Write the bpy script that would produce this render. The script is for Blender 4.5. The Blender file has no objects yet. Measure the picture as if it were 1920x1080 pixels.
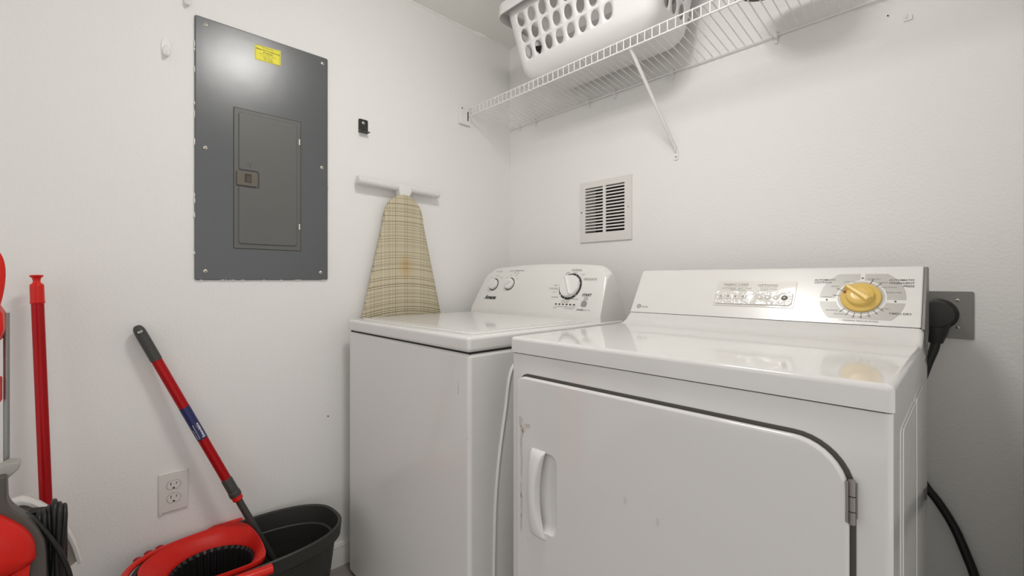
import bpy, bmesh, math, random
from mathutils import Vector, Matrix
random.seed(7)
S = bpy.context.scene
C = S.collection
V = Vector
PI = math.pi

# ------------------------------------------------------------------ camera, world, lights, exposure
cam_d = bpy.data.cameras.new('camera'); cam = bpy.data.objects.new('camera', cam_d); C.objects.link(cam)
cam.location = (1.64, -1.545, 1.05)
cam.rotation_euler = (PI/2, 0, math.radians(46.43))
cam_d.sensor_width = 36; cam_d.lens = 36*840/1920; cam_d.shift_y = -15/1920
cam_d.clip_start = 0.02
S.camera = cam

w = bpy.data.worlds.new('world'); S.world = w; w.use_nodes = True
bg = w.node_tree.nodes['Background']; bg.inputs[0].default_value = (1.0, 0.985, 0.96, 1); bg.inputs[1].default_value = 1.0
S.view_settings.view_transform = 'Standard'; S.view_settings.look = 'None'
S.view_settings.exposure = 0.0; S.view_settings.gamma = 1.0; S.view_settings.use_curve_mapping = False
LAMP_XYZ = (1.02, -0.97, 2.21)
LAMP_W = 32.0

# ------------------------------------------------------------------ materials
def nd(nt, t, **kw):
    n = nt.nodes.new(t)
    for k, v in kw.items(): setattr(n, k, v)
    return n
def mat(name, col, rough=0.5, metal=0.0, spec=0.5, bump=None, coat=0.0, var=0.0, vscale=6.0, ns=None, trans=0.0, emit=None):
    m = bpy.data.materials.new(name); m.use_nodes = True; nt = m.node_tree
    b = nt.nodes['Principled BSDF']
    b.inputs['Base Color'].default_value = (*col, 1); b.inputs['Roughness'].default_value = rough
    b.inputs['Metallic'].default_value = metal; b.inputs['Specular IOR Level'].default_value = spec
    b.inputs['Coat Weight'].default_value = coat; b.inputs['Coat Roughness'].default_value = 0.06
    b.inputs['Transmission Weight'].default_value = trans
    tc = nd(nt, 'ShaderNodeTexCoord')
    if emit:
        b.inputs['Emission Color'].default_value = (*emit[0], 1); b.inputs['Emission Strength'].default_value = emit[1]
    if var:
        n = nd(nt, 'ShaderNodeTexNoise'); n.inputs['Scale'].default_value = vscale; n.inputs['Detail'].default_value = 4
        nt.links.new(tc.outputs['Object'], n.inputs['Vector'])
        r = nd(nt, 'ShaderNodeMapRange'); r.inputs[3].default_value = 1-var; r.inputs[4].default_value = 1+var
        nt.links.new(n.outputs['Fac'], r.inputs[0])
        mx = nd(nt, 'ShaderNodeVectorMath', operation='SCALE'); mx.inputs[0].default_value = col
        nt.links.new(r.outputs[0], mx.inputs['Scale']); nt.links.new(mx.outputs[0], b.inputs['Base Color'])
    if bump:
        sc, st, dist = bump
        n = nd(nt, 'ShaderNodeTexNoise'); n.inputs['Scale'].default_value = sc; n.inputs['Detail'].default_value = 3
        nt.links.new(tc.outputs['Object'], n.inputs['Vector'])
        bp = nd(nt, 'ShaderNodeBump'); bp.inputs['Strength'].default_value = st; bp.inputs['Distance'].default_value = dist
        nt.links.new(n.outputs['Fac'], bp.inputs['Height']); nt.links.new(bp.outputs[0], b.inputs['Normal'])
    return m

WALLC = (0.81, 0.802, 0.785)
m_wall = mat('wall_paint', WALLC, 0.62, spec=0.3, bump=(130, 0.55, 0.0016), var=0.012, vscale=3)
m_ceil = mat('ceiling_paint', (0.88, 0.865, 0.83), 0.8, spec=0.2, bump=(90, 0.5, 0.003))
m_enamel = mat('white_enamel', (0.74, 0.73, 0.715), 0.08, spec=0.5, bump=(420, 0.02, 0.0001))
m_enamel_side = mat('white_enamel_washer', (0.73, 0.72, 0.705), 0.11, spec=0.5, bump=(300, 0.03, 0.0002))
m_cream = mat('dryer_enamel', (0.715, 0.705, 0.69), 0.07, spec=0.5)
m_plastic = mat('white_plastic', (0.77, 0.76, 0.74), 0.32)
m_console = mat('console_plastic', (0.745, 0.735, 0.71), 0.25)
m_gap = mat('dark_gap', (0.02, 0.018, 0.015), 0.8)
m_panel = mat('grey_panel_paint', (0.085, 0.091, 0.097), 0.275, spec=0.7, bump=(5, 0.16, 0.006))
m_pdoor = mat('grey_door_paint', (0.118, 0.118, 0.112), 0.42, spec=0.45)
m_latch = mat('latch_plastic', (0.12, 0.105, 0.082), 0.5)
m_latchd = mat('latch_recess', (0.035, 0.03, 0.022), 0.6)
m_screw = mat('zinc_screw', (0.75, 0.72, 0.62), 0.3, metal=0.85)
m_black = mat('black_metal', (0.02, 0.02, 0.018), 0.4)
m_white = mat('white_coated_steel', (0.80, 0.79, 0.765), 0.35)
m_foot = mat('white_painted_tube', (0.72, 0.71, 0.69), 0.35)
m_basket = mat('basket_plastic', (0.79, 0.78, 0.765), 0.35)
m_outlet = mat('outlet_plastic', (0.70, 0.68, 0.65), 0.35)
m_yellow = mat('yellow_sticker', (0.80, 0.72, 0.01), 0.45)
m_ink = mat('black_ink', (0.03, 0.03, 0.028), 0.5)
m_inkgrey = mat('grey_ink', (0.22, 0.215, 0.20), 0.5)
m_inkdark = mat('dark_grey_ink', (0.10, 0.098, 0.09), 0.5)
m_inkolive = mat('brown_ink', (0.16, 0.14, 0.0), 0.5)
m_dial = mat('grey_dial_print', (0.48, 0.465, 0.435), 0.3)
m_knoby = mat('yellow_knob_plastic', (0.74, 0.51, 0.135), 0.28)
m_redmark = mat('dark_red_ink', (0.18, 0.02, 0.01), 0.5)
m_strip = mat('glossy_clear_strip', (0.74, 0.72, 0.68), 0.06, spec=0.9, coat=1.0)
m_stripw = mat('wavy_clear_plastic', (0.74, 0.72, 0.68), 0.10, spec=1.0, bump=(48, 0.8, 0.006))
m_grey = mat('grey_button', (0.30, 0.29, 0.275), 0.4)
m_steel = mat('brushed_steel', (0.21, 0.205, 0.19), 0.42, metal=0.6)
m_hinge = mat('worn_hinge_steel', (0.30, 0.28, 0.255), 0.45, metal=0.7)
m_rubber = mat('black_rubber', (0.014, 0.014, 0.013), 0.42)
m_cord = mat('black_cord', (0.012, 0.012, 0.012), 0.45)
m_bucket = mat('charcoal_plastic', (0.025, 0.0245, 0.022), 0.5, bump=(500, 0.15, 0.0004))
m_bucketin = mat('black_plastic', (0.012, 0.012, 0.012), 0.42)
m_red = mat('red_plastic', (0.62, 0.016, 0.010), 0.42, spec=0.25, var=0.05, vscale=14)
m_redm = mat('red_metal_pole', (0.40, 0.003, 0.006), 0.33, metal=0.25, spec=0.3)
m_redbr = mat('bright_red_plastic', (0.66, 0.016, 0.010), 0.3, spec=0.3)
m_grip = mat('dark_grey_grip', (0.045, 0.045, 0.041), 0.5)
m_pole = mat('dark_grey_pole', (0.05, 0.047, 0.043), 0.38)
m_blue = mat('navy_label', (0.014, 0.017, 0.10), 0.35)
m_whiteink = mat('white_ink', (0.75, 0.75, 0.75), 0.5)
m_bezel = mat('brown_grey_plastic', (0.085, 0.076, 0.066), 0.45)
m_lever = mat('light_grey_plastic', (0.36, 0.35, 0.32), 0.4)
m_cut = mat('grey_tube', (0.28, 0.275, 0.26), 0.35, metal=0.5)
m_pan = mat('cream_plastic', (0.56, 0.52, 0.46), 0.5)
m_panrim = mat('off_white_plastic', (0.76, 0.75, 0.72), 0.4)
m_duct = mat('duct_shade', (0.035, 0.028, 0.02), 0.9, var=0.6, vscale=14)  # near-black brown painted in for the shade inside the duct
m_gapshade = mat('gap_shade', (0.075, 0.070, 0.063), 0.7)  # dark colour painting the shadow in the dryer's door and top gaps
m_trim = mat('trim_paint', (0.72, 0.70, 0.67), 0.45)
m_scuff = mat('worn_patch', (0.58, 0.55, 0.51), 0.5, var=0.25, vscale=60)
m_lamp = mat('frosted_glass_lit', (0.9, 0.9, 0.88), 0.4, emit=((1.0, 0.975, 0.94), 1.0))

def floor_mat():
    m = mat('floor_planks', (0.33, 0.30, 0.27), 0.4); nt = m.node_tree; b = nt.nodes['Principled BSDF']
    tc = nd(nt, 'ShaderNodeTexCoord'); mp = nd(nt, 'ShaderNodeMapping'); mp.inputs['Rotation'].default_value = (0, 0, PI/2)
    br = nd(nt, 'ShaderNodeTexBrick'); br.inputs['Scale'].default_value = 1.0; br.inputs['Brick Width'].default_value = 1.2; br.inputs['Row Height'].default_value = 0.15
    br.inputs['Mortar Size'].default_value = 0.0015
    br.inputs['Color1'].default_value = (0.34, 0.31, 0.28, 1); br.inputs['Color2'].default_value = (0.28, 0.255, 0.23, 1); br.inputs['Mortar'].default_value = (0.08, 0.07, 0.06, 1)
    n = nd(nt, 'ShaderNodeTexNoise'); n.inputs['Scale'].default_value = 6; m2 = nd(nt, 'ShaderNodeMapping'); m2.inputs['Scale'].default_value = (12, 1, 1)
    mix = nd(nt, 'ShaderNodeMix', data_type='RGBA', blend_type='MULTIPLY'); mix.inputs[0].default_value = 0.5
    L = nt.links.new
    L(tc.outputs['Object'], mp.inputs[0]); L(mp.outputs[0], br.inputs[0]); L(tc.outputs['Object'], m2.inputs[0]); L(m2.outputs[0], n.inputs[0])
    L(br.outputs['Color'], mix.inputs[6]); L(n.outputs['Fac'], mix.inputs[7]); L(mix.outputs[2], b.inputs['Base Color'])
    return m
m_floor = floor_mat()

def plaid_mat():
    """woven cream and brown check of an ironing board cover, threads bowed over the board"""
    m = mat('plaid_fabric', (0.6, 0.53, 0.38), 0.85, spec=0.1); nt = m.node_tree; b = nt.nodes['Principled BSDF']; L = nt.links.new
    tc = nd(nt, 'ShaderNodeTexCoord'); sp = nd(nt, 'ShaderNodeSeparateXYZ'); L(tc.outputs['Object'], sp.inputs[0])
    def mth(op, a, b_=None, c=None):
        n = nd(nt, 'ShaderNodeMath', operation=op)
        for i, x in enumerate((a, b_, c)):
            if x is None: continue
            if isinstance(x, (int, float)): n.inputs[i].default_value = x
            else: L(x, n.inputs[i])
        return n.outputs[0]
    y = sp.outputs['Y']; z0 = sp.outputs['Z']
    z = mth('ADD', z0, mth('MULTIPLY', mth('MULTIPLY', y, y), 0.75))
    def n1(coord, scale, off):
        cx = nd(nt, 'ShaderNodeCombineXYZ'); L(mth('MULTIPLY', coord, 1.0), cx.inputs[0]); cx.inputs[1].default_value = off
        n = nd(nt, 'ShaderNodeTexNoise'); n.inputs['Scale'].default_value = scale; n.inputs['Detail'].default_value = 1.5
        L(cx.outputs[0], n.inputs['Vector']); return n.outputs['Fac']
    def lines(coord, scale, off, lo, hi):
        r = nd(nt, 'ShaderNodeMapRange'); r.inputs[1].default_value = lo; r.inputs[2].default_value = hi; L(n1(coord, scale, off), r.inputs[0]); return r.outputs[0]
    hz = lines(z, 230, 3.1, 0.50, 0.60); vt = lines(y, 250, 9.7, 0.51, 0.62)
    hz2 = lines(z, 560, 5.5, 0.42, 0.62); vt2 = lines(y, 600, 1.7, 0.42, 0.62)
    dark = mth('MINIMUM', mth('ADD', mth('ADD', mth('MULTIPLY', hz, 0.52), mth('MULTIPLY', vt, 0.32)), mth('ADD', mth('MULTIPLY', hz2, 0.30), mth('MULTIPLY', vt2, 0.24))), 1.0)
    cr = nd(nt, 'ShaderNodeMix', data_type='RGBA'); cr.inputs[6].default_value = (0.70, 0.63, 0.47, 1); cr.inputs[7].default_value = (0.165, 0.13, 0.075, 1)
    L(dark, cr.inputs[0])
    # scorch stain
    d = mth('SQRT', mth('ADD', mth('POWER', mth('MULTIPLY', y, 26), 2), mth('POWER', mth('MULTIPLY', mth('SUBTRACT', z0, 1.085), 16), 2)))
    r = nd(nt, 'ShaderNodeMapRange'); r.inputs[1].default_value = 0.2; r.inputs[2].default_value = 1.0; r.inputs[3].default_value = 0.55; r.inputs[4].default_value = 0; L(d, r.inputs[0])
    st = nd(nt, 'ShaderNodeMix', data_type='RGBA', blend_type='MULTIPLY'); L(r.outputs[0], st.inputs[0]); L(cr.outputs[2], st.inputs[6]); st.inputs[7].default_value = (0.92, 0.68, 0.30, 1)
    L(st.outputs[2], b.inputs['Base Color'])
    bp = nd(nt, 'ShaderNodeBump'); bp.inputs['Strength'].default_value = 0.3; bp.inputs['Distance'].default_value = 0.001; L(dark, bp.inputs['Height']); L(bp.outputs[0], b.inputs['Normal'])
    return m
m_plaid = plaid_mat()

# ------------------------------------------------------------------ mesh helpers (world coordinates; fin() makes them relative to the thing)
class MB:
    def __init__(s): s.bm = bmesh.new(); s.cut = False
    def box(s, x0, x1, y0, y1, z0, z1, mx=None):
        vs = [s.bm.verts.new(V((x, y, z)) if mx is None else mx @ V((x, y, z))) for x in (x0, x1) for y in (y0, y1) for z in (z0, z1)]
        for f in ((0,1,3,2),(4,6,7,5),(0,4,5,1),(2,3,7,6),(0,2,6,4),(1,5,7,3)): s.bm.faces.new([vs[i] for i in f])
        return s
    def prism(s, poly, h0, h1, mx=Matrix()):
        a = [s.bm.verts.new(mx @ V((x, y, h0))) for x, y in poly]; b = [s.bm.verts.new(mx @ V((x, y, h1))) for x, y in poly]
        n = len(poly)
        s.bm.faces.new(a[::-1]); s.bm.faces.new(b)
        for i in range(n): s.bm.faces.new((a[i], a[(i+1)%n], b[(i+1)%n], b[i]))
        return s
    def loft(s, rings, cap=True, closed=True):
        R = [[s.bm.verts.new(V(p)) for p in r] for r in rings]
        for A, B in zip(R, R[1:]):
            n = len(A)
            for i in range(n if closed else n-1):
                s.bm.faces.new((A[i], A[(i+1)%n], B[(i+1)%n], B[i]))
        if cap: s.bm.faces.new(R[0][::-1]); s.bm.faces.new(R[-1])
        return s
    def cyl(s, p0, p1, r0, r1=None, seg=24, cap=True):
        r1 = r0 if r1 is None else r1
        p0, p1 = V(p0), V(p1); q = (p1-p0).to_track_quat('Z', 'Y')
        ring = lambda p, r: [p + q @ V((r*math.cos(t*2*PI/seg), r*math.sin(t*2*PI/seg), 0)) for t in range(seg)]
        return s.loft([ring(p0, r0), ring(p1, r1)], cap)
    def lathe(s, p0, axis, prof, seg=32, cap=True, sy=1.0, ref=None):
        p0 = V(p0); q = V(axis).normalized().to_track_quat('Z', 'Y')
        return s.loft([[p0 + q @ V((r*math.cos(t*2*PI/seg), sy*r*math.sin(t*2*PI/seg), h)) for t in range(seg)] for r, h in prof], cap)
    def tube(s, pts, r, seg=10, closed=False, flat=1.0):
        pts = [V(p) for p in pts]; n = len(pts); rings = []
        up = None
        for i, p in enumerate(pts):
            if closed: t = (pts[(i+1)%n]-pts[i-1])
            else: t = pts[min(i+1, n-1)]-pts[max(i-1, 0)]
            t.normalize()
            if up is None:
                up = V((0,0,1)) if abs(t.z) < 0.9 else V((1,0,0))
            a = (up - t*up.dot(t)).normalized(); up = a; b = t.cross(a)
            rr = r[i] if isinstance(r, (list, tuple)) else r
            rings.append([p + a*rr*math.cos(k*2*PI/seg) + b*rr*flat*math.sin(k*2*PI/seg) for k in range(seg)])
        if closed: rings.append(rings[0]); return s.loft(rings, False)
        return s.loft(rings, True)
    def text(s, body, size, mx, align='CENTER', shear=0.0, bold=0.0, sx=1.0, ext=0.0, wrap=None):
        cu = bpy.data.curves.new('lettering', 'FONT'); cu.body = body; cu.size = size; cu.align_x = align; cu.align_y = 'CENTER'
        cu.shear = shear; cu.offset = bold; cu.resolution_u = 2; cu.extrude = ext
        o = bpy.data.objects.new('lettering', cu); C.objects.link(o); bpy.context.view_layer.update()
        me = bpy.data.meshes.new_from_object(o.evaluated_get(bpy.context.evaluated_depsgraph_get()))
        bpy.data.objects.remove(o)
        vs = [s.bm.verts.new(mx @ (V((v.co.x*sx, v.co.y, v.co.z)) if wrap is None else wrap(v.co.x*sx, v.co.y))) for v in me.vertices]
        for p in me.polygons:
            try: s.bm.faces.new([vs[i] for i in p.vertices])
            except ValueError: pass
        bpy.data.meshes.remove(me)
        return s
    def bevel(s, w, seg=3, ang=30, sel=None):
        s.bm.normal_update(); s.cut = True
        es = [e for e in s.bm.edges if len(e.link_faces) == 2 and e.calc_face_angle(0) > math.radians(ang) and (sel is None or sel(e))]
        bmesh.ops.bevel(s.bm, geom=es, offset=w, segments=seg, profile=0.5, affect='EDGES', clamp_overlap=True)
        return s

def rootof(o):
    while o.parent: o = o.parent
    return o
def fin(name, mb, m, parent=None, smooth=40, bevel=None, wn=True, kind=None, label=None, solid=None):
    bm = mb.bm
    if bevel: mb.bevel(*bevel) if isinstance(bevel, tuple) else mb.bevel(bevel)
    bmesh.ops.recalc_face_normals(bm, faces=bm.faces)
    if parent:
        bmesh.ops.translate(bm, verts=bm.verts, vec=-V(rootof(parent).location))
    me = bpy.data.meshes.new(name); bm.to_mesh(me); bm.free()
    ms = m if isinstance(m, (list, tuple)) else [m]
    for x in ms: me.materials.append(x)
    if smooth:
        me.polygons.foreach_set('use_smooth', [True]*len(me.polygons)); me.set_sharp_from_angle(angle=math.radians(smooth))
    o = bpy.data.objects.new(name, me); C.objects.link(o)
    if parent: o.parent = parent
    if solid:
        q = o.modifiers.new('thickness', 'SOLIDIFY'); q.thickness = solid; q.offset = 0
    if smooth and mb.cut:
        q = o.modifiers.new('normals', 'WEIGHTED_NORMAL'); q.keep_sharp = True
    if kind: o['kind'] = kind
    if label: o['label'] = label
    return o
def thing(name, label, cat, loc=(0, 0, 0), rz=0.0, group=None):
    o = bpy.data.objects.new(name, None); C.objects.link(o); o.location = loc; o.rotation_euler = (0, 0, rz); o.empty_display_size = 0.05
    o['label'] = label; o['category'] = cat
    if group: o['group'] = group
    return o
def copy_tree(o, parent=None):
    c = o.copy(); C.objects.link(c)
    if parent: c.parent = parent
    for ch in list(o.children): copy_tree(ch, c)
    return c
def frame(o, u, v):
    u = V(u).normalized(); v = V(v).normalized(); n = u.cross(v)
    return Matrix(((u.x, v.x, n.x, o[0]), (u.y, v.y, n.y, o[1]), (u.z, v.z, n.z, o[2]), (0, 0, 0, 1)))
# frames whose local x,y lie on a wall and z points into the room
LW = frame((0, 0, 0), (0, 1, 0), (0, 0, 1))      # left wall: local x = world y, local y = world z
BW = frame((0, 0, 0), (1, 0, 0), (0, 0, 1))      # back wall: local x = world x, local y = world z, z = -world y
def rrect(x0, x1, y0, y1, r, k=6):
    rs = r if isinstance(r, (list, tuple)) else (r,)*4    # bl, br, tr, tl
    out = []
    for (cx, cy, a0), q in zip(((x0, y0, PI), (x1, y0, 1.5*PI), (x1, y1, 0), (x0, y1, .5*PI)), rs):
        ox = cx + (q if cx == x0 else -q); oy = cy + (q if cy == y0 else -q)
        if q <= 0: out.append((cx, cy)); continue
        for i in range(k+1):
            a = a0 + i*(PI/2)/k; out.append((ox + q*math.cos(a), oy + q*math.sin(a)))
    return out
def circ(cx, cy, r, n=24, ry=None):
    ry = ry or r
    return [(cx + r*math.cos(i*2*PI/n), cy + ry*math.sin(i*2*PI/n)) for i in range(n)]
def catmull(pts, k=6):
    P = [V(p) for p in pts]; P = [2*P[0]-P[1]] + P + [2*P[-1]-P[-2]]; out = []
    for i in range(1, len(P)-2):
        for j in range(k):
            t = j/k; a, b, c, d = P[i-1:i+3]
            out.append(0.5*((2*b) + (c-a)*t + (2*a-5*b+4*c-d)*t*t + (3*b-a-3*c+d)*t**3))
    out.append(P[-2]); return out

# ------------------------------------------------------------------ the room
H = 2.21
fin('floor', MB().box(-0.1, 3.2, -3.4, 0.1, -0.08, 0.0), m_floor, kind='structure', smooth=0)
def rough_edge_box(): return MB().box(-0.1, 3.2, -3.4, 0.1, H, H+0.08)
fin('ceiling', rough_edge_box(), m_ceil, kind='structure', smooth=0)
fin('wall_left', MB().box(-0.1, 0, -3.4, 0.1, 0, H), m_wall, kind='structure', smooth=0)
# back wall with the duct opening behind the return grille
VX0, VX1, VZ0, VZ1 = 0.462, 0.678, 1.238, 1.448
wb = MB()
wb.box(0, VX0, 0, 0.1, 0, H); wb.box(VX1, 3.2, 0, 0.1, 0, H); wb.box(VX0, VX1, 0, 0.1, 0, VZ0); wb.box(VX0, VX1, 0, 0.1, VZ1, H)
fin('wall_back', wb, m_wall, kind='structure', smooth=0)
fin('duct_backing', MB().box(VX0, VX1, 0.085, 0.1, VZ0, VZ1), m_duct, kind='structure', smooth=0)  # dark sheet closing the opening, its colour stands for the duct's shade
fin('wall_right', MB().box(1.703, 1.80, -0.42, 0.0, 0, H), m_wall, kind='structure', smooth=0)
bb = [(0, 0), (0.014, 0), (0.014, 0.055), (0.011, 0.062), (0.011, 0.070), (0.006, 0.080), (0, 0.083)]
def base_run(name, p0, p1, nrm):
    m = MB(); n = V(nrm)
    m.loft([[V(p) + n*a + V((0, 0, b)) for a, b in bb] for p in (p0, p1)])
    fin(name, m, m_trim, kind='structure', smooth=25)
base_run('baseboard_left', (0, -3.4, 0), (0, 0, 0), (1, 0, 0))
base_run('baseboard_back', (0.014, 0, 0), (1.703, 0, 0), (0, -1, 0))
# uneven caulk bead where ceiling meets the left wall
m = MB(); pts = []; rr = []
for i in range(90):
    y = -1.6 + i*1.6/89; pts.append((0.001, y, H-0.001)); rr.append(0.003 + 0.004*random.random()**2 + (0.012*math.exp(-((y+0.19)/0.04)**2)))
m.tube(pts, rr, 6)
fin('trim_2', m, m_ceil, kind='structure')

# ------------------------------------------------------------------ ceiling light (above the appliances, seen in their reflections)
lx, ly, lz = LAMP_XYZ
t = thing('ceiling_light', 'round frosted glass flush ceiling light above the washer and dryer', 'ceiling light', (lx, ly, lz))
fin('canopy', MB().lathe((lx, ly, lz), (0, 0, -1), [(0.15, 0), (0.15, 0.018), (0.142, 0.024)], 48), m_white, t)
m = MB(); m.lathe((lx, ly, lz), (0, 0, -1), [(0.138, 0.024)] + [(0.138*math.cos(a), 0.026+0.062*math.sin(a)) for a in [i*PI/2/10 for i in range(1, 10)]] + [(0.004, 0.088)], 48)
dome = fin('glass_shade', m, m_lamp, t)
area = 0.075
em = m_lamp.node_tree.nodes['Principled BSDF'].inputs['Emission Strength']; em.default_value = LAMP_W/(PI*area)*0.34
fin('finial', MB().lathe((lx, ly, lz-0.087), (0, 0, -1), [(0.006, 0), (0.008, 0.006), (0.003, 0.014)], 16), m_screw, t)

# ------------------------------------------------------------------ screws
def screw(parent, p, nrm, r=0.0055, m_=None, name='screw', cross=True, rot=0.5):
    mb = MB(); mb.lathe(p, nrm, [(r, 0), (r, 0.0008), (r*0.85, 0.0022), (r*0.4, 0.0032)], 16)
    o = fin(name, mb, m_ or m_screw, parent)
    if cross:
        q = V(nrm).to_track_quat('Z', 'Y'); mx = Matrix.Translation(V(p)) @ q.to_matrix().to_4x4() @ Matrix.Rotation(rot, 4, 'Z')
        sl = MB(); sl.box(-r*.55, r*.55, -r*.11, r*.11, 0.0026, 0.0035, mx); sl.box(-r*.11, r*.11, -r*.55, r*.55, 0.0026, 0.0035, mx)
        fin('screw_slot', sl, m_gap, o, smooth=0)
    return o

# ------------------------------------------------------------------ electrical panel
t = thing('electrical_panel', 'large dark grey metal breaker panel cover on the left wall, yellow sticker near its top', 'electrical panel', (0, -1.108, 1.05))
Y0, Y1, Z0, Z1 = -1.308, -0.910, 1.050, 1.850
m = MB(); m.prism(rrect(Y0, Y1, Z0, Z1, 0.006, 3), 0, 0.007, LW)
m.bevel(0.004, 2, 60); fin('cover', m, m_panel, t, wn=False)
# groove round the door opening
m = MB(); m.prism(rrect(-1.2075, -1.0035, 1.1495, 1.5985, 0.003, 2), 0.006, 0.0073, LW); fin('door_gap', m, m_latchd, t)
m = MB(); m.prism(rrect(-1.2055, -1.0055, 1.1515, 1.5965, 0.002, 2), 0.006, 0.0088, LW); m.bevel(0.0008, 2, 50)
door = fin('door', m, m_pdoor, t, wn=False)
ly0, ly1, lz0, lz1 = -1.199, -1.141, 1.352, 1.397
poly = [(-1.193+0.006, 1.166), (-1.019-0.006, 1.166), (-1.019, 1.172), (-1.019, 1.579), (-1.025, 1.585), (-1.187, 1.585), (-1.193, 1.579), (-1.193, 1.406), (-1.189, 1.402), (-1.140, 1.402), (-1.136, 1.398), (-1.136, 1.350), (-1.140, 1.346), (-1.193, 1.346), (-1.193, 1.172)]
m = MB(); m.prism(poly, 0.008, 0.0125, LW); m.bevel(0.0028, 3, 50)
fin('raised_field', m, m_pdoor, door, wn=False)
m = MB(); m.prism(rrect(ly0, ly1, lz0, lz1, 0.002, 2), 0.008, 0.0150, LW); m.bevel(0.001, 2, 50); lat = fin('latch', m, m_latch, door, wn=False, label='brownish grey plastic slide latch')
m = MB(); m.prism([(-1.177, 1.362), (-1.158, 1.362), (-1.158, 1.390), (-1.177, 1.390)], 0.0148, 0.0153, LW); fin('latch_recess', m, m_latchd, lat, smooth=0)
m = MB()
for i in range(5): m.box(-1.172, -1.160, 1.364+i*0.0042, 1.366+i*0.0042, 0.0152, 0.0162, LW)
fin('latch_thumb_grip', m, m_latch, lat, smooth=0)
m = MB(); m.tube([LW @ V((-1.166+0.006*math.cos(a), 1.418+0.006*math.sin(a), 0.0126)) for a in [i*0.5 for i in range(-2, 6)]], 0.0005, 5); fin('embossed_mark', m, m_latchd, door)
for zz in (1.527, 1.234):
    m = MB(); m.box(-1.0115, -1.0065, zz-0.010, zz+0.010, 0.006, 0.0105, LW); fin('hinge', m, m_screw, t, bevel=(0.001, 2, 50), label='bare metal door hinge tab')
for y, z, r in ((-1.279, 1.829, .3), (-0.930, 1.827, .9), (-1.281, 1.453, .1), (-0.932, 1.453, .6), (-1.281, 1.077, .8), (-0.936, 1.077, .4)):
    screw(t, LW @ V((y, z, 0.0066)), (1, 0, 0), 0.0062, rot=r)
sk = frame((0, 0, 0), (0, 1, 0), (0, 0, 1))
m = MB(); m.prism([(-1.147, 1.769), (-1.069, 1.771), (-1.069, 1.822), (-1.147, 1.818)], 0.0068, 0.0076, LW); st = fin('sticker', m, m_yellow, t, smooth=0, label='yellow sticker with black printing')
m = MB(); e = 0.0078
for a in ((-1.1445, -1.0715, 1.7715, 1.7723), (-1.1445, -1.0715, 1.8170, 1.8178), (-1.1445, -1.1437, 1.7715, 1.8178), (-1.0723, -1.0715, 1.7715, 1.8178)): m.box(*a, e-0.0003, e, LW)
T = lambda y, z: LW @ Matrix.Translation((y, z, e))
m.text('FOR SERVICE CALL', 0.0042, T(-1.108, 1.8140), bold=0.0)
m.text('Baker Air Conditioning', 0.0074, T(-1.108, 1.8065), bold=0.0002)
m.text('& Heating', 0.0070, T(-1.108, 1.7990), bold=0.0002)
m.text('Service - Installation - Repairs', 0.0042, T(-1.108, 1.7925))
m.text('Licensed & Insured', 0.0042, T(-1.108, 1.7870)); m.text('Sales - Service', 0.0045, T(-1.108, 1.7815), bold=0.0001); m.text('CAC 1815284', 0.0045, T(-1.106, 1.7760), bold=0.0001)
fin('sticker_print', m, m_inkolive, st, smooth=0)
# chips of wall paint bridging onto the cover's edges
m = MB(); random.seed(3)
for k_ in range(26):
    e_ = k_ % 13
    if e_ < 5: y, z, a_, b_ = -1.3078, 1.06+random.random()*0.78, 0.0010, 0.003+0.010*random.random()
    elif e_ < 10: y, z, a_, b_ = -1.30+random.random()*0.385, 1.0502, 0.003+0.010*random.random(), 0.0010
    else: y, z, a_, b_ = -0.9102, 1.06+random.random()*0.76, 0.0008, 0.003+0.008*random.random()
    k = 8; m.prism([(y+a_*(0.6+0.8*random.random())*math.cos(a), z+b_*(0.7+0.6*random.random())*math.sin(a)) for a in [i*2*PI/k for i in range(k)]], 0.0015, 0.0062, LW)
fin('paint_chips', m, m_wall, t, smooth=0, label='white flecks of wall paint on the cover edge')

# ------------------------------------------------------------------ adhesive hooks and black bracket on the left wall
def wall_hook(label):
    t = thing('adhesive_hook', label, 'wall hook', (0, -1.376, 1.70), group=None)
    m = MB(); m.loft([[LW @ V((-1.3755+a_*math.cos(u_), 1.728+zc+b_*math.sin(u_), h)) for u_ in [i*2*PI/28 for i in range(28)]] for a_, b_, zc, h in ((0.0120, 0.0290, 0, 0), (0.0120, 0.0290, 0, 0.003), (0.0105, 0.0270, 0, 0.0045))]); fin('backplate', m, m_white, t, smooth=30)
    m = MB(); m.loft([[LW @ V((-1.3755+a_*math.cos(u_), 1.716+zc+b_*math.sin(u_), h+0.012*max(0, -math.sin(u_))**2)) for u_ in [i*2*PI/28 for i in range(28)]] for a_, b_, zc, h in ((0.0085, 0.0180, 0, 0.003), (0.0090, 0.0185, -0.001, 0.006), (0.0070, 0.0150, -0.002, 0.0085), (0.003, 0.008, -0.003, 0.0095))]); fin('hook', m, m_white, t, smooth=60)
    return t
h1 = wall_hook('small white oval adhesive hook on the left wall, left of the grey panel')
h2 = copy_tree(h1); h2.location = (0, -1.326, 1.868); h2['label'] = 'white adhesive hook above the other, cut off by the top edge of the photo'
h1['group'] = h2['group'] = 'white adhesive hooks on the left wall'

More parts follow.
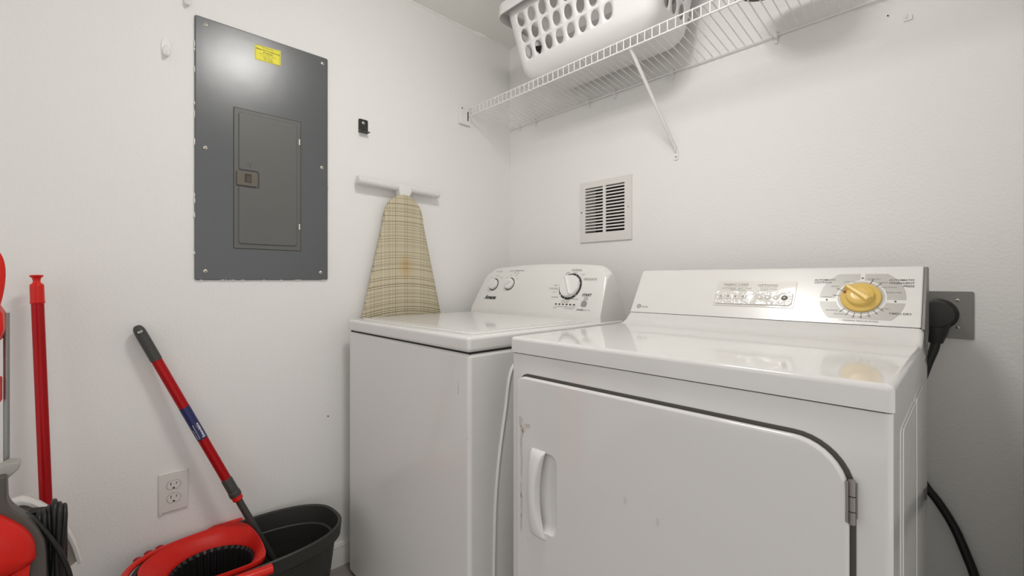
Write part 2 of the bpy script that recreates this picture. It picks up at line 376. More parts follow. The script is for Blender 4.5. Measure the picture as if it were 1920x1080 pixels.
t = thing('wall_bracket', 'small black metal L-shaped bracket screwed to the left wall above the ironing board', 'bracket', (0, -0.774, 1.612))
m = MB(); m.prism(rrect(-0.793, -0.755, 1.615, 1.666, (0.001, 0.001, 0.006, 0.006), 4), 0, 0.0025, LW); m.box(0, 0.026, -0.793, -0.757, 1.613, 1.6155)
fin('plate', m, m_black, t, bevel=(0.0006, 2, 50))
screw(t, (0.0024, -0.774, 1.652), (1, 0, 0), 0.006)
screw(t, (0.0024, -0.7885, 1.621), (1, 0, 0), 0.0016, cross=False)
t = fin('nail', MB().lathe((0, -0.908, 0.556), (1, 0, 0), [(0.0016, 0), (0.0022, 0.003), (0.002, 0.0035)], 10), m_black); t['label'] = 'tiny dark nail head in the left wall beside the washer'; t['category'] = 'nail'
t = fin('nail', MB().lathe((1.466, 0, 1.752), (0, -1, 0), [(0.0013, 0), (0.0020, 0.003), (0.0018, 0.0035)], 10), m_black); t['label'] = 'tiny dark nail in the back wall, right of the wire shelf'; t['category'] = 'nail'
m = MB(); m.prism(rrect(1.497, 1.515, 1.722, 1.736, 0.003, 3), 0, 0.004, BW); m.box(1.499, 1.505, 1.728, 1.740, 0.003, 0.007, BW)
t = fin('cable_clip', m, m_wall, bevel=(0.0015, 2, 40)); t['label'] = 'small painted-over clip on the back wall high on the right'; t['category'] = 'clip'

# ------------------------------------------------------------------ wall outlet
t = thing('wall_outlet', 'white double power outlet low on the left wall behind the mop pole', 'power outlet', (0, -1.3585, 0.374))
m = MB(); m.prism(rrect(-1.394, -1.323, 0.374, 0.489, 0.004, 3), 0, 0.0065, LW); m.bevel(0.003, 3, 60); fin('cover_plate', m, m_outlet, t, wn=False)
for zc in (0.4505, 0.4125):
    def lobed(g): return [( -1.3585+(0.0165+g)*max(-1, min(1, 1.0*math.cos(a)))*1.0, zc+(0.0145+g)*max(-0.86, min(0.86, math.sin(a)))) for a in [i*2*PI/40 for i in range(40)]]
    m = MB(); m.prism(lobed(0.0007), 0.006, 0.0067, LW); g = fin('receptacle_gap', m, m_gap, t, smooth=0)
    m = MB(); m.prism(lobed(0), 0.006, 0.0080, LW); m.bevel(0.0006, 2, 50); rc = fin('receptacle', m, m_outlet, t, wn=False)
    m = MB(); m.box(-1.3660, -1.3640, zc+0.0005, zc+0.0085, 0.0078, 0.0082, LW); m.box(-1.3530, -1.3512, zc+0.0015, zc+0.0078, 0.0078, 0.0082, LW)
    m.prism([(-1.3615, zc-0.0105), (-1.3555, zc-0.0105), (-1.3555, zc-0.0085), (-1.3570, zc-0.0062), (-1.3600, zc-0.0062), (-1.3615, zc-0.0085)], 0.0078, 0.0082, LW)
    fin('socket_holes', m, m_gap, rc, smooth=0)
screw(t, LW @ V((-1.3585, 0.4315, 0.0062)), (1, 0, 0), 0.0028, m_outlet, cross=False)
m = MB(); m.lathe((0.003, -1.389, 0.374), (0.6, 0, -1), [(0.003, 0), (0.004, 0.003), (0.001, 0.006)], 8); fin('paint_blob', m, m_outlet, t)

# ------------------------------------------------------------------ return air grille
t = thing('air_vent', 'square white metal air return grille with two columns of slots on the back wall', 'air vent', (0.57, 0, 1.208))
m = MB()
X0, X1, Z0, Z1 = 0.446, 0.695, 1.210, 1.463; a0, a1, b0, b1 = 0.474, 0.666, 1.2475, 1.4375
for q in ((X0, a0, Z0, Z1), (a1, X1, Z0, Z1), (a0, a1, Z0, b0), (a0, a1, b1, Z1)): m.box(*q, 0.0, 0.0065, BW)
bmesh.ops.remove_doubles(m.bm, verts=m.bm.verts, dist=1e-5)
fin('frame', m, m_trim, t, smooth=0)
m = MB(); m.box(X0-0.0015, X1+0.0015, Z0-0.0015, Z0+0.004, 0, 0.004, BW); m.box(X1-0.001, X1+0.0025, Z0, Z1, 0, 0.005, BW); fin('frame_flange', m, m_trim, t, smooth=0)
m = MB(); m.box(0.5635, 0.5768, b0, b1, 0.001, 0.0062, BW); fin('center_bar', m, m_trim, t, smooth=0)
pitch = (b1-b0)/14.55; m = MB()
for i in range(14):
    zc = b0 + pitch*(i+1) - 0.0018
    for (p, q) in ((a0, 0.5635), (0.5768, a1)):
        vs = [(p, zc-0.0027, 0.0055), (p, zc+0.0027, 0.0055), (p, zc+0.0050, -0.003), (p, zc+0.0036, -0.003)]
        m.loft([[BW @ V((xx, b, c)) for (_, b, c) in vs] for xx in (p, q)])
fin('louvers', m, m_trim, t, smooth=0)
screw(t, BW @ V((0.4555, 1.338, 0.0062)), (0, -1, 0), 0.0035, m_steel, rot=.2); screw(t, BW @ V((0.6845, 1.339, 0.0062)), (0, -1, 0), 0.0042, m_trim, rot=.7)

# ------------------------------------------------------------------ wire shelf
t = thing('wire_shelf', 'long white coated wire shelf high on the back wall, carrying the laundry basket', 'shelf', (0.85, 0, 1.80))
FY, FZ, LZ, BY, BZ = -0.272, 1.833, 1.800, -0.010, 1.801
m = MB()
for (y, z, r) in ((FY, FZ, 0.0028), (FY, LZ, 0.0030), (BY, BZ, 0.0030)): m.cyl((0.012, y, z), (1.70, y, z), r, seg=8)
x = 0.02; W_ = 0.0016
while x < 1.70:
    m.tube([(x, BY, BZ+0.0035), (x, -0.14, BZ+0.0035+0.5*(FZ-BZ)), (x, FY+0.004, FZ+0.0032), (x, FY-0.0028, FZ+0.001), (x, FY-0.0035, FZ-0.006), (x, FY-0.0035, LZ-0.002)], W_, 6)
    x += 0.0254
fin('deck_wires', m, m_white, t, smooth=60)
m = MB(); m.box(0, 0.016, -0.322, -0.262, 1.758, 1.836); m.bevel(0.005, 2, 50); eb = fin('end_bracket', m, m_plastic, t, wn=False)
m = MB(); m.box(0.0155, 0.0168, -0.281, -0.2755, 1.777, 1.819); fin('bracket_slot', m, m_gap, eb, smooth=0)
screw(eb, (0.016, -0.312, 1.828), (1, 0, 0), 0.0035, m_steel)
def wall_clip(x, big=False):
    m = MB(); m.box(x-0.006, x+0.006, -0.016, 0, 1.793, 1.812); m.box(x-0.004, x+0.004, -0.006, 0, 1.778, 1.795); m.bevel(0.0018, 2, 50)
    c = fin('wall_clip', m, m_plastic, t, wn=False)
    if big: fin('clip_loop', MB().tube(catmull([(x-0.022, -0.006, 1.795), (x-0.016, -0.008, 1.778), (x-0.002, -0.009, 1.766), (x+0.010, -0.008, 1.776), (x+0.013, -0.006, 1.796)], 5), 0.0010, 6), m_plastic, c)
for x, b in ((0.075, 0), (0.181, 0), (0.491, 0), (0.62, 0), (0.864, 1), (1.201, 0), (1.52, 0)): wall_clip(x, b)
m = MB(); m.tube([(0.851, -0.270, 1.806), (0.853, -0.255, 1.790), (0.876, -0.012, 1.530), (0.877, -0.006, 1.512)], [0.006, 0.0075, 0.0075, 0.005], 12, flat=0.7)
br = fin('support_brace', m, m_white, t)
m = MB(); m.prism(rrect(0.869, 0.885, 1.482, 1.522, 0.007, 4), 0, 0.004, BW); fin('brace_foot', m, m_white, br, bevel=(0.001, 2, 50))
m = MB(); m.lathe((0.877, -0.0038, 1.494), (0, -1, 0), [(0.003, 0), (0.002, 0.0015)], 10); fin('brace_screw', m, m_steel, br)

# ------------------------------------------------------------------ laundry basket
t = thing('laundry_basket', 'white plastic laundry basket with rows of oval holes on the wire shelf', 'laundry basket', (0.66, -0.18, 1.84))
ZB, ZT = 1.8455, 2.118
def outline_pt(s, v, grow=0.0):
    """s in 0..4 walks front, right, back, left; v 0 bottom .. 1 top"""
    grow -= 0.025*max(0, 1-v/0.17)**2
    x0 = 0.374-0.034*v-grow; x1 = 0.945+0.045*v+grow; y0 = -0.287-0.075*v-grow; y1 = -0.062+0.034*v+grow; r = 0.044+0.006*v-0.5*0.025*max(0, 1-v/0.17)**2
    z = ZB + (ZT-ZB)*v
    k = int(s) % 4; f = s-int(s)
    L = (x1-x0-2*r) if k % 2 == 0 else (y1-y0-2*r); A = r*PI/2; tot = L+A; d = f*tot
    cs = [((x0+r, y0), (1, 0), (x1-r, y0+r), -PI/2), ((x1, y0+r), (0, 1), (x1-r, y1-r), 0), ((x1-r, y1), (-1, 0), (x0+r, y1-r), PI/2), ((x0, y1-r), (0, -1), (x0+r, y0+r), PI)][k]
    if d <= L: p = (cs[0][0]+cs[1][0]*d, cs[0][1]+cs[1][1]*d)
    else:
        a = cs[3] + (d-L)/r; p = (cs[2][0]+r*math.cos(a), cs[2][1]+r*math.sin(a))
    return V((p[0], p[1], z))
m = MB(); bm = m.bm; vc = {}
def gv(s, v):
    key = (round(s % 4, 5), round(v, 5))
    if key not in vc: vc[key] = bm.verts.new(outline_pt(s % 4, v))
    return vc[key]
vrows = [0.0, 0.012, 0.03, 0.055, 0.085, 0.13, 0.195, 0.408, 0.621, 0.834, 1.0]
hole_rows = (6, 7, 8)
scols = []
# walls: front has columns of holes on its straight run, then the rounded corner stays solid
def side(k, n, f0, f1):
    c = [k + f0*j/2 for j in range(2)] if f0 > 0 else []
    c += [k + f0 + (f1-f0)*j/n for j in range(n+1)]
    extra = 16
    c += [k + f1 + (1-f1)*j/extra for j in range(1, extra)]
    return c, [(k + f0 + (f1-f0)*j/n, k + f0 + (f1-f0)*(j+1)/n) for j in range(n)]
holes = set()
for k, n, f0, f1 in ((0, 8, 0.0, 0.718), (1, 3, 0.03, 0.66), (2, 8, 0.04, 0.80), (3, 3, 0.03, 0.66)):
    c, hs = side(k, n, f0, f1); scols += c
    for h in hs: holes.add(round(h[0], 4))
scols = sorted(set(round(s, 5) for s in scols))
for i, s0 in enumerate(scols):
    s1 = scols[(i+1) % len(scols)] if i+1 < len(scols) else 4.0
    for j in range(len(vrows)-1):
        v0, v1 = vrows[j], vrows[j+1]
        if j < hole_rows[0]-1:
            bm.faces.new((gv(s0, v0), gv(s1, v0), gv(s1, v1), gv(s0, v1))); continue
        N = 24; per = []
        sc, vcn = (s0+s1)/2, (v0+v1)/2; hs_, hv = (s1-s0)/2, (v1-v0)/2
        for q in range(N):
            a = 2*PI*q/N + PI/4; c_, s_ = math.cos(a), math.sin(a); mx_ = max(abs(c_), abs(s_))
            per.append(gv(sc+hs_*c_/mx_ if abs(c_/mx_) < 0.9999 else (s0 if c_ < 0 else s1), vcn+hv*s_/mx_ if abs(s_/mx_) < 0.9999 else (v0 if s_ < 0 else v1)))
        if j in hole_rows and round(s0, 4) in holes:
            inn = [bm.verts.new(outline_pt(sc+hs_*0.64*math.cos(2*PI*q/N+PI/4), vcn+hv*0.82*math.sin(2*PI*q/N+PI/4))) for q in range(N)]
            for q in range(N):
                try: bm.faces.new((per[q], per[(q+1)%N], inn[(q+1)%N], inn[q]))
                except ValueError: pass
        else:
            mid = [p for p in per]
            if j == hole_rows[0]-1:
                tp = {p for p in per if abs(p.co.z-(ZB+(ZT-ZB)*v1)) < 1e-6}; mid = [gv(s0, v0), gv(s1, v0), gv(s1, v1)] + [p for p in per if p in tp and p not in (gv(s1, v1), gv(s0, v1))] + [gv(s0, v1)]
            elif j > hole_rows[-1]:
                bt = {p for p in per if abs(p.co.z-(ZB+(ZT-ZB)*v0)) < 1e-6}; mid = [gv(s0, v0)] + [p for p in per if p in bt and p not in (gv(s0, v0), gv(s1, v0))] + [gv(s1, v0), gv(s1, v1), gv(s0, v1)]
            bm.faces.new(mid)
bmesh.ops.delete(bm, geom=[v_ for v_ in bm.verts if not v_.link_faces], context='VERTS'); vc = {k_: v_ for k_, v_ in vc.items() if v_.is_valid}
# floor of the basket
base = [v_ for k_, v_ in sorted(vc.items()) if k_[1] == 0.0]
cen = bm.verts.new((0.666, -0.18, ZB-0.004)); inner = []
for p in base:
    q = p.co.lerp(V((0.666, -0.18, ZB)), 0.08); q.z = ZB-0.005; inner.append(bm.verts.new(q))
n = len(base)
for i in range(n):
    bm.faces.new((base[i], base[(i+1)%n], inner[(i+1)%n], inner[i])); bm.faces.new((inner[i], inner[(i+1)%n], cen))
fin('body', m, m_basket, t, smooth=50, solid=0.0025)
m = MB(); ss = [k*4/96 for k in range(96)]
prof = [(0.0, 1.0, 0.0), (0.012, 1.0, 0.004), (0.022, 1.0, 0.000), (0.025, 1.0, -0.043), (0.022, 1.0, -0.044), (0.019, 1.0, -0.004), (0.010, 1.0, 0.000), (0.001, 1.0, -0.004)]
rings = [[outline_pt(s, v, g)+V((0, 0, dz)) for (g, v, dz) in prof] for s in ss]; rings.append(rings[0])
m.loft(rings, cap=False); fin('rim', m, m_basket, t, smooth=50)
# dark strap lying inside the basket
m = MB(); m.box(0.40, 0.444, -0.255, -0.249, 1.955, 1.975, Matrix.Translation((0.42,-0.25,1.965)) @ Matrix.Rotation(0.25, 4, 'Y') @ Matrix.Translation((-0.42,0.25,-1.965)))
m.cyl((0.43, -0.25, 1.965), (0.468, -0.245, 1.853), 0.004, seg=8); m.cyl((0.468, -0.245, 1.8475), (0.50, -0.23, 1.8475), 0.004, seg=8)
s_ = fin('strap', m, m_black); s_['label'] = 'thin black strap inside the laundry basket, glimpsed through its holes'; s_['category'] = 'strap'

# black shallow dish shaped thing on the shelf deck right of the basket
t = thing('black_bowl', 'black rounded bowl on the wire shelf, right of the white laundry basket', 'bowl', (1.245, -0.205, 1.838))
m = MB(); bc = V((1.245, -0.213, 0))
def oval(a, b, z, n=40): return [(bc.x + a*math.cos(i*2*PI/n), bc.y + b*math.sin(i*2*PI/n), z) for i in range(n)]
m.loft([oval(0.06, 0.05, 1.839), oval(0.078, 0.068, 1.843), oval(0.090, 0.080, 1.860), oval(0.098, 0.088, 1.905), oval(0.094, 0.084, 1.905), oval(0.084, 0.074, 1.862), oval(0.05, 0.04, 1.846)])
fin('bowl_body', m, m_rubber, t)
m = MB(); m.loft([oval(0.0985, 0.0885, 1.900), oval(0.103, 0.093, 1.903), oval(0.103, 0.093, 1.908), oval(0.095, 0.085, 1.909), oval(0.093, 0.083, 1.905)], cap=False); fin('bowl_rim', m, m_grip, t)

# ------------------------------------------------------------------ ironing board hung on the wall
BYC = -0.620
t = thing('ironing_board', 'folded ironing board with tan plaid cover hanging nose-up on the left wall', 'ironing board', (0.03, BYC, 0.02))
def half(z):
    top = 1.391
    if z > top: return 0
    d = top-z
    nose = 0.098*math.sqrt(max(0, 1-(1-min(d, 0.105)/0.105)**2))
    if d <= 0.105: return nose*0.90
    return min(0.182, 0.0882 + (d-0.105)*0.232)
rows = [1.391-0.105*(1-math.cos(i*PI/2/12)) for i in range(1, 13)] + [1.28-i*0.06 for i in range(20)]
zend = 0.14
rows = [z for z in rows if z > zend] + [zend]
m = MB(); rings = []
for z in rows:
    h = max(half(z), 0.004)
    if z < 0.30: h = half(0.30)*(1 - 0.25*((0.30-z)/0.16)**2)
    rings.append([(0.044+0.003-0.003, BYC-h*0.97+0.0, z), (0.046, BYC-h*0.80, z), (0.047, BYC, z), (0.046, BYC+h*0.80, z), (0.044, BYC+h*0.97, z), (0.040, BYC+h, z), (0.030, BYC+h*0.995, z), (0.026, BYC+h*0.93, z), (0.026, BYC-h*0.93, z), (0.030, BYC-h*0.995, z), (0.040, BYC-h, z)])
m.loft(rings); fin('padded_cover', m, m_plaid, t, smooth=60)
bpy.data.objects['padded_cover'].location = (0, 0, 0)
m = MB(); m.cyl((0.031, -0.806, 1.4245), (0.031, -0.455, 1.4165), 0.0155, seg=24); fin('foot_tube', m, m_foot, t)
for (y, z, d) in ((-0.806, 1.4245, -1), (-0.455, 1.4165, 1)):
    m = MB(); m.lathe((0.031, y-0.004*d, z), (0, d, 0), [(0.0166, 0), (0.0170, 0.004), (0.0155, 0.008), (0.011, 0.0095)], 24); fin('foot_cap', m, m_foot, t)
m = MB(); m.loft([[(0.014, -0.648, 1.432), (0.014, -0.588, 1.432), (0.050, -0.588, 1.430), (0.050, -0.648, 1.430)], [(0.014, -0.645, 1.40), (0.014, -0.590, 1.40), (0.049, -0.590, 1.40), (0.049, -0.645, 1.40)], [(0.016, -0.638, 1.380), (0.016, -0.600, 1.380), (0.042, -0.600, 1.380), (0.042, -0.638, 1.380)]])
m.bevel(0.004, 3, 40); fin('foot_connector', m, m_plastic, t, wn=False)
m = MB(); m.cyl((0.016, -0.62, 1.39), (0.016, -0.62, 0.06), 0.009, seg=12); m.cyl((0.016, -0.80, 0.05), (0.016, -0.44, 0.05), 0.011, seg=12); m.cyl((0.016, -0.62, 0.055), (0.016, -0.62, 0.0), 0.012, seg=12)
fin('leg', m, m_foot, t)

# ------------------------------------------------------------------ washing machine
t = thing('washing_machine', 'white top-loading washing machine in the corner, left of the dryer', 'washing machine', (0.418, -0.52, 0))
WX0, WX1, WF, WBk, WT = 0.069, 0.767, -0.860, -0.170, 0.909
m = MB(); m.box(WX0, WX1, WF, WBk, 0.006, 0.866); m.bevel(0.011, 4, 40); cabw = fin('cabinet', m, m_enamel_side, t, smooth=35)
m = MB(); m.box(WX0+0.006, WX1-0.006, WF+0.006, WBk-0.004, 0.858, 0.876); fin('lid_gap', m, m_gap, t, smooth=0)
m = MB(); m.box(WX0-0.001, WX1+0.001, WF-0.003, WBk, 0.8695, WT); m.bevel(0.0095, 4, 40); fin('top_panel', m, m_enamel, t)
m = MB(); m.prism(rrect(WX0+0.030, WX1-0.028, WF+0.030, -0.335, 0.030, 6), WT-0.002, WT+0.0045); m.bevel(0.0035, 3, 40)
fin('lid', m, m_enamel, t)
m = MB(); m.prism(rrect(WX0+0.052, WX1-0.050, WF+0.052, -0.36, 0.022, 6), WT+0.004, WT+0.0062); m.bevel(0.0016, 2, 40); fin('lid_field', m, m_enamel, bpy.data.objects['lid'])
for fx in (WX0+0.06, WX1-0.06):
    for fy in (WF+0.06, WBk-0.06): fin('levelling_foot', MB().lathe((fx, fy, 0), (0, 0, 1), [(0.022, 0), (0.022, 0.005), (0.010, 0.006), (0.010, 0.02)], 16), m_rubber, t)
# embossed curved rib down the right side
m = MB(); pts = catmull([(WX1, -0.640, 0.842), (WX1, -0.715, 0.815), (WX1, -0.742, 0.70), (WX1, -0.768, 0.55), (WX1, -0.779, 0.392), (WX1, -0.784, 0.06)], 8)
m.tube([p+V((-0.0022, 0, 0)) for p in pts], 0.0038, 8, flat=2.2); fin('side_rib', m, m_enamel_side, cabw)
m = MB(); m.loft([[(WX1+0.0005, p.y+0.012, p.z), (WX1+0.0035, p.y+0.020, p.z), (WX1+0.0035, -0.30, p.z), (WX1-0.002, -0.29, p.z)] for p in pts[6:]]); fin('side_panel', m, m_enamel_side, cabw)
m = MB(); m.prism([(-0.8015, 0.803), (-0.7995, 0.798), (-0.8005, 0.785), (-0.8025, 0.79)], 0, 0.0003, frame((0, 0, 0), (0, 1, 0), (0, 0, 1)))
m.bm.clear(); m = MB(); sf = frame((0, WF, 0), (1, 0, 0), (0, 0, 1))
m.prism([(0.722, 0.795), (0.7235, 0.80), (0.7245, 0.776), (0.7235, 0.762), (0.7205, 0.758), (0.7195, 0.772)], 0, 0.0003, sf); m.prism([(0.7625-0.004, 0.655), (0.7625, 0.655), (0.7625, 0.658), (0.7585, 0.658)], 0, 0.0003, sf)
fin('scuff_mark', m, m_scuff, cabw, smooth=0)
# console
CX0, CX1 = 0.067, 0.763
def cprof(h):
    k = (h-0.905)/0.205
    P = [(-0.3035, 0.905), (-0.3015, 0.917), (-0.3000, 0.930), (-0.2660, 0.930+0.084*k), (-0.2370, 0.930+(h-0.930)*0.845)]
    y1, z1 = P[-1]
    for a in [i*PI/2/6 for i in range(1, 7)]:
        P.append((y1 + 0.012 + 0.036*math.sin(a)-0.012*math.cos(a) if False else y1 + 0.040*math.sin(a), z1 + (h-z1)*math.sin(min(PI/2, a*1.25)) - 0.010*k*(math.sin(a)**6)))
    P += [(-0.176, 0.905+0.150*k), (-0.160, 0.905+0.090*k), (-0.146, 0.905+0.04*k), (-0.138, 0.905)]
    return P
rings = []
RC = 0.055
xs = [CX0 + RC*(1-math.cos(a)) for a in [i*PI/2/8 for i in range(9)]]; mid = [CX0+RC+(CX1-CX0-2*RC)*i/10 for i in range(1, 10)]
xs = xs + mid + [CX1-(x-CX0) for x in xs[::-1]]
for x in xs:
    d = min(x-CX0, CX1-x); u = (x-(CX0+CX1)/2)/((CX1-CX0)/2)
    h = 1.1195 - 0.016*u*u
    if d < RC: h -= RC*0.62*(1-math.sqrt(max(0, 1-((RC-d)/RC)**2)))
    xc = (CX0+CX1)/2; rings.append([(xc+(x-xc)*(1-0.075*(z-0.905)/0.2), y, z) for y, z in cprof(h)])
m = MB(); m.loft(rings); m.bevel(0.004, 3, 55, sel=lambda e: max(v.co.x for v in e.verts) < CX0+0.03 or min(v.co.x for v in e.verts) > CX1-0.03)
cons = fin('control_console', m, m_console, t, smooth=30)
# plane of the console face
a2, b2 = V((0, -0.3000, 0.930)), V((0, -0.2370, 0.930+(1.1195-0.930)*0.845)); v2 = (b2-a2).normalized()
WP = frame(a2, (1, 0, 0), v2)
def wknob(x, v, r, rot, big):
    o = WP @ V((x, v, 0.0)); n = WP.to_3x3() @ V((0, 0, 1))
    mx = WP @ Matrix.Translation((x, v, 0)) @ Matrix.Rotation(rot, 4, 'Z')
    ring = MB(); R = r*1.20
    # printed black ring with white breaks
    cuts = sorted([0.9, 2.3, 3.9, 4.4, 5.5]) if big else [0.35]
    N = 120; seg = []
    for i in range(N):
        a = 2*PI*i/N
        if any(abs((a-c+PI) % (2*PI)-PI) < 0.035 for c in cuts) : continue
        if not big and 1.9 < a < 3.5: continue
        b = 2*PI*(i+1)/N
        vs = [ring.bm.verts.new(WP @ V((x+q*math.cos(w_), v+q*math.sin(w_), 0.0007))) for q, w_ in ((r*0.9, a), (R, a), (R, b), (r*0.9, b))]; ring.bm.faces.new(vs)
    kn = None
    m = MB(); m.lathe(o, n, [(r*1.02, 0), (r*1.02, 0.003), (r, 0.009), (r*0.93, 0.013), (r*0.6, 0.0145)], 40)
    kn = fin('cycle_knob' if big else 'selector_knob', m, m_plastic, t)
    g = MB(); L = r*0.98; ww = r*(0.30 if big else 0.40)
    g.loft([[mx @ V(p) for p in ((-L, -ww*.7, 0.012), (L, -ww, 0.012), (L, ww, 0.012), (-L, ww*.7, 0.012))], [mx @ V(p) for p in ((-L*.92, -ww*.25, 0.022), (L*.92, -ww*.35, 0.022), (L*.92, ww*.35, 0.022), (-L*.92, ww*.25, 0.022))]])
    g.bevel(r*0.08, 3, 40); fin('knob_grip', g, m_plastic, kn, wn=False)
    fin('knob_ring', ring, m_ink, cons, smooth=0)
    if big:
        g = MB()
        for a in (0.3, 0.7, 1.2, 1.6, 2.9, 3.5, 4.15, 5.1): g.prism(circ(x+r*1.06*math.cos(a), v+r*1.06*math.sin(a), 0.0016, 6), 0.0007, 0.0011, WP)
        fin('ring_dots', g, m_whiteink, cons, smooth=0)
    return kn
wknob(0.176, 0.1080, 0.0230, math.radians(50), False); wknob(0.275, 0.1110, 0.0230, math.radians(35), False); wknob(0.6000, 0.1035, 0.0425, math.radians(118), True)
def WT_(x, v): return WP @ Matrix.Translation((x, v, 0.0007))
m = MB(); m.text('Amana', 0.024, WT_(0.175, 0.049), shear=0.45, bold=0.0009, sx=1.05); fin('brand_lettering', m, m_ink, cons, smooth=0)
m = MB()
m.text('LOAD SIZE', 0.0075, WT_(0.186, 0.169), sx=1.1); m.text('WASH TEMPERATURE', 0.0085, WT_(0.295, 0.170), sx=1.05); m.text('Rinse is Cold', 0.0060, WT_(0.298, 0.160))
for s, x, v in (('SMALL', 0.152, 0.142), ('MEDIUM', 0.186, 0.148), ('LARGE', 0.213, 0.140), ('COLD', 0.247, 0.140), ('COOL', 0.268, 0.149), ('WARM', 0.302, 0.148), ('HOT', 0.312, 0.135)): m.text(s, 0.0052, WT_(x, v))
fin('selector_lettering', m, m_inkgrey, cons, smooth=0)
m = MB()
m.text('NORMAL', 0.0115, WT_(0.613, 0.168)); m.text('DELICATE', 0.0115, WT_(0.682, 0.132), sx=1.1); m.text('CASUAL', 0.0110, WT_(0.522, 0.094), sx=1.1)
for s, x, v in (('HEAVY', 0.609, 0.157), ('SUPER', 0.575, 0.158), ('HEAVY', 0.574, 0.152), ('LIGHT', 0.646, 0.150), ('HEAVY', 0.531, 0.107), ('LIGHT', 0.531, 0.081), ('RINSE&SPIN', 0.540, 0.060), ('SPIN ONLY', 0.636, 0.055), ('LID LOCKED', 0.594, 0.0415), ('CYCLE STATUS', 0.594, 0.0480)): m.text(s, 0.0062, WT_(x, v))
for i, s in enumerate(('LID', 'SENSE', 'WASH', 'RINSE', 'SPIN', 'DONE')): m.text(s, 0.0055, WT_(0.5535+i*0.0169, 0.0250))
m.text('LOCKED', 0.0050, WT_(0.5535, 0.0185)); m.text('CYCLE COMPLETE', 0.0050, WT_(0.618, 0.0185))
fin('cycle_lettering', m, m_inkgrey, cons, smooth=0)
m = MB(); m.text('START', 0.0135, WT_(0.683, 0.0720), shear=0.15, bold=0.0004); m.text('CANCEL', 0.0075, WT_(0.668, 0.0165), bold=0.0002); m.text('(HOLD 3 SEC)', 0.0052, WT_(0.697, 0.0165)); m.text('PUSH', 0.0065, WT_(0.684, 0.0625)); m.text('PAUSE', 0.0065, WT_(0.684, 0.0560)); fin('start_lettering', m, m_inkdark, cons, smooth=0)
m = MB(); m.prism([(0.6805+0.0115*math.cos(a), 0.0385+max(-0.009, 0.0135*math.sin(a))) for a in [i*2*PI/28 for i in range(28)]], 0, 0.0025, WP); fin('start_button', m, m_grey, t, bevel=(0.0008, 2, 50), label='grey start button')
for i in range(6):
    m = MB(); m.prism(rrect(0.5535+i*0.0169-0.0042, 0.5535+i*0.0169+0.0042, 0.0315, 0.0362, 0.001, 2), 0, 0.0009, WP); fin('status_light', m, m_ink, cons, smooth=0)

# ------------------------------------------------------------------ clothes dryer
t = thing('clothes_dryer', 'white front-loading clothes dryer with a yellow dial, right of the washer', 'clothes dryer', (1.2135, -0.47, 0), math.radians(0.9))
DX0, DX1, DF, DB = 0.864, 1.556, -0.807, -0.125
m = MB(); m.box(DX0, DX1, DF, DB, 0.022, 0.8785); m.bevel(0.009, 4, 40, sel=lambda e: abs(e.verts[0].co.z-e.verts[1].co.z) > 0.1); m.bevel(0.0015, 2, 60, sel=lambda e: min(v.co.z for v in e.verts) > 0.87); cab = fin('cabinet', m, m_cream, t, smooth=35)
m = MB(); m.box(DX0+0.008, DX1-0.009, DF+0.0015, DB-0.01, 0.872, 0.882); fin('top_gap', m, m_gapshade, t, smooth=0)  # dark filler painting the shadow line under the top panel
prof = [(DF-0.004, 0.8808), (DF-0.004, 0.9165), (-0.352, 0.9165), (-0.330, 0.9185), (-0.308, 0.9255), (-0.290, 0.9380), (-0.2795, 0.9475), (-0.150, 0.9475), (-0.150, 0.8808)]
m = MB(); m.loft([[(x, y, z) for y, z in prof] for x in (DX0-0.002, DX1+0.002)]); m.bevel(0.0085, 4, 50, sel=lambda e: max(v.co.z for v in e.verts) > 0.90 and (max(v.co.y for v in e.verts) < -0.34 or abs(e.verts[0].co.x-e.verts[1].co.x) < 1e-5 and e.verts[0].co.z > 0.90 and e.verts[1].co.z > 0.90)); fin('top_panel', m, m_cream, t, smooth=35)
for fx in (DX0+0.05, DX1-0.05):
    for fy in (DF+0.06, DB-0.06): fin('levelling_foot', MB().lathe((fx, fy, 0), (0, 0, 1), [(0.020, 0), (0.020, 0.012), (0.009, 0.014), (0.009, 0.026)], 16), m_rubber, t)
DFm = frame((0, DF, 0), (1, 0, 0), (0, 0, 1))
m = MB(); m.prism(rrect(0.8915, 1.5187, 0.300, 0.8352, (0.02, 0.02, 0.072, 0.028), 10), 0.0, 0.0015, DFm); fin('door_gap', m, m_gapshade, t, smooth=0)  # dark sheet behind the door, paints the shadow round its edge
m = MB(); m.prism(rrect(0.8935, 1.5125, 0.302, 0.8300, (0.018, 0.018, 0.066, 0.024), 10), 0.0012, 0.0150, DFm); m.bevel(0.005, 4, 60)
ddoor = fin('door', m, m_cream, t, smooth=35, wn=True)
# hand hold pocket and handle
cut = MB(); cut.loft([[DFm @ V((x, y, h)) for x, y in rrect(0.952+g, 1.014-g, 0.502+g, 0.676-g, 0.018-g*0.6, 6)] for g, h in ((0.0, 0.03), (0.0, 0.0148), (0.0015, 0.0125), (0.005, 0.0080), (0.011, 0.0052), (0.018, 0.0045))])
cut = fin('cutter', cut, m_cream, t, smooth=0); bo = ddoor.modifiers.new('pocket', 'BOOLEAN'); bo.operation = 'DIFFERENCE'; bo.object = cut; bo.solver = 'EXACT'
bpy.context.view_layer.update(); ddoor.modifiers.remove(ddoor.modifiers['normals'])
nm = bpy.data.meshes.new_from_object(ddoor.evaluated_get(bpy.context.evaluated_depsgraph_get())); ddoor.modifiers.clear(); ddoor.data = nm
nm.polygons.foreach_set('use_smooth', [True]*len(nm.polygons)); nm.set_sharp_from_angle(angle=math.radians(35)); q = ddoor.modifiers.new('normals', 'WEIGHTED_NORMAL'); q.keep_sharp = True
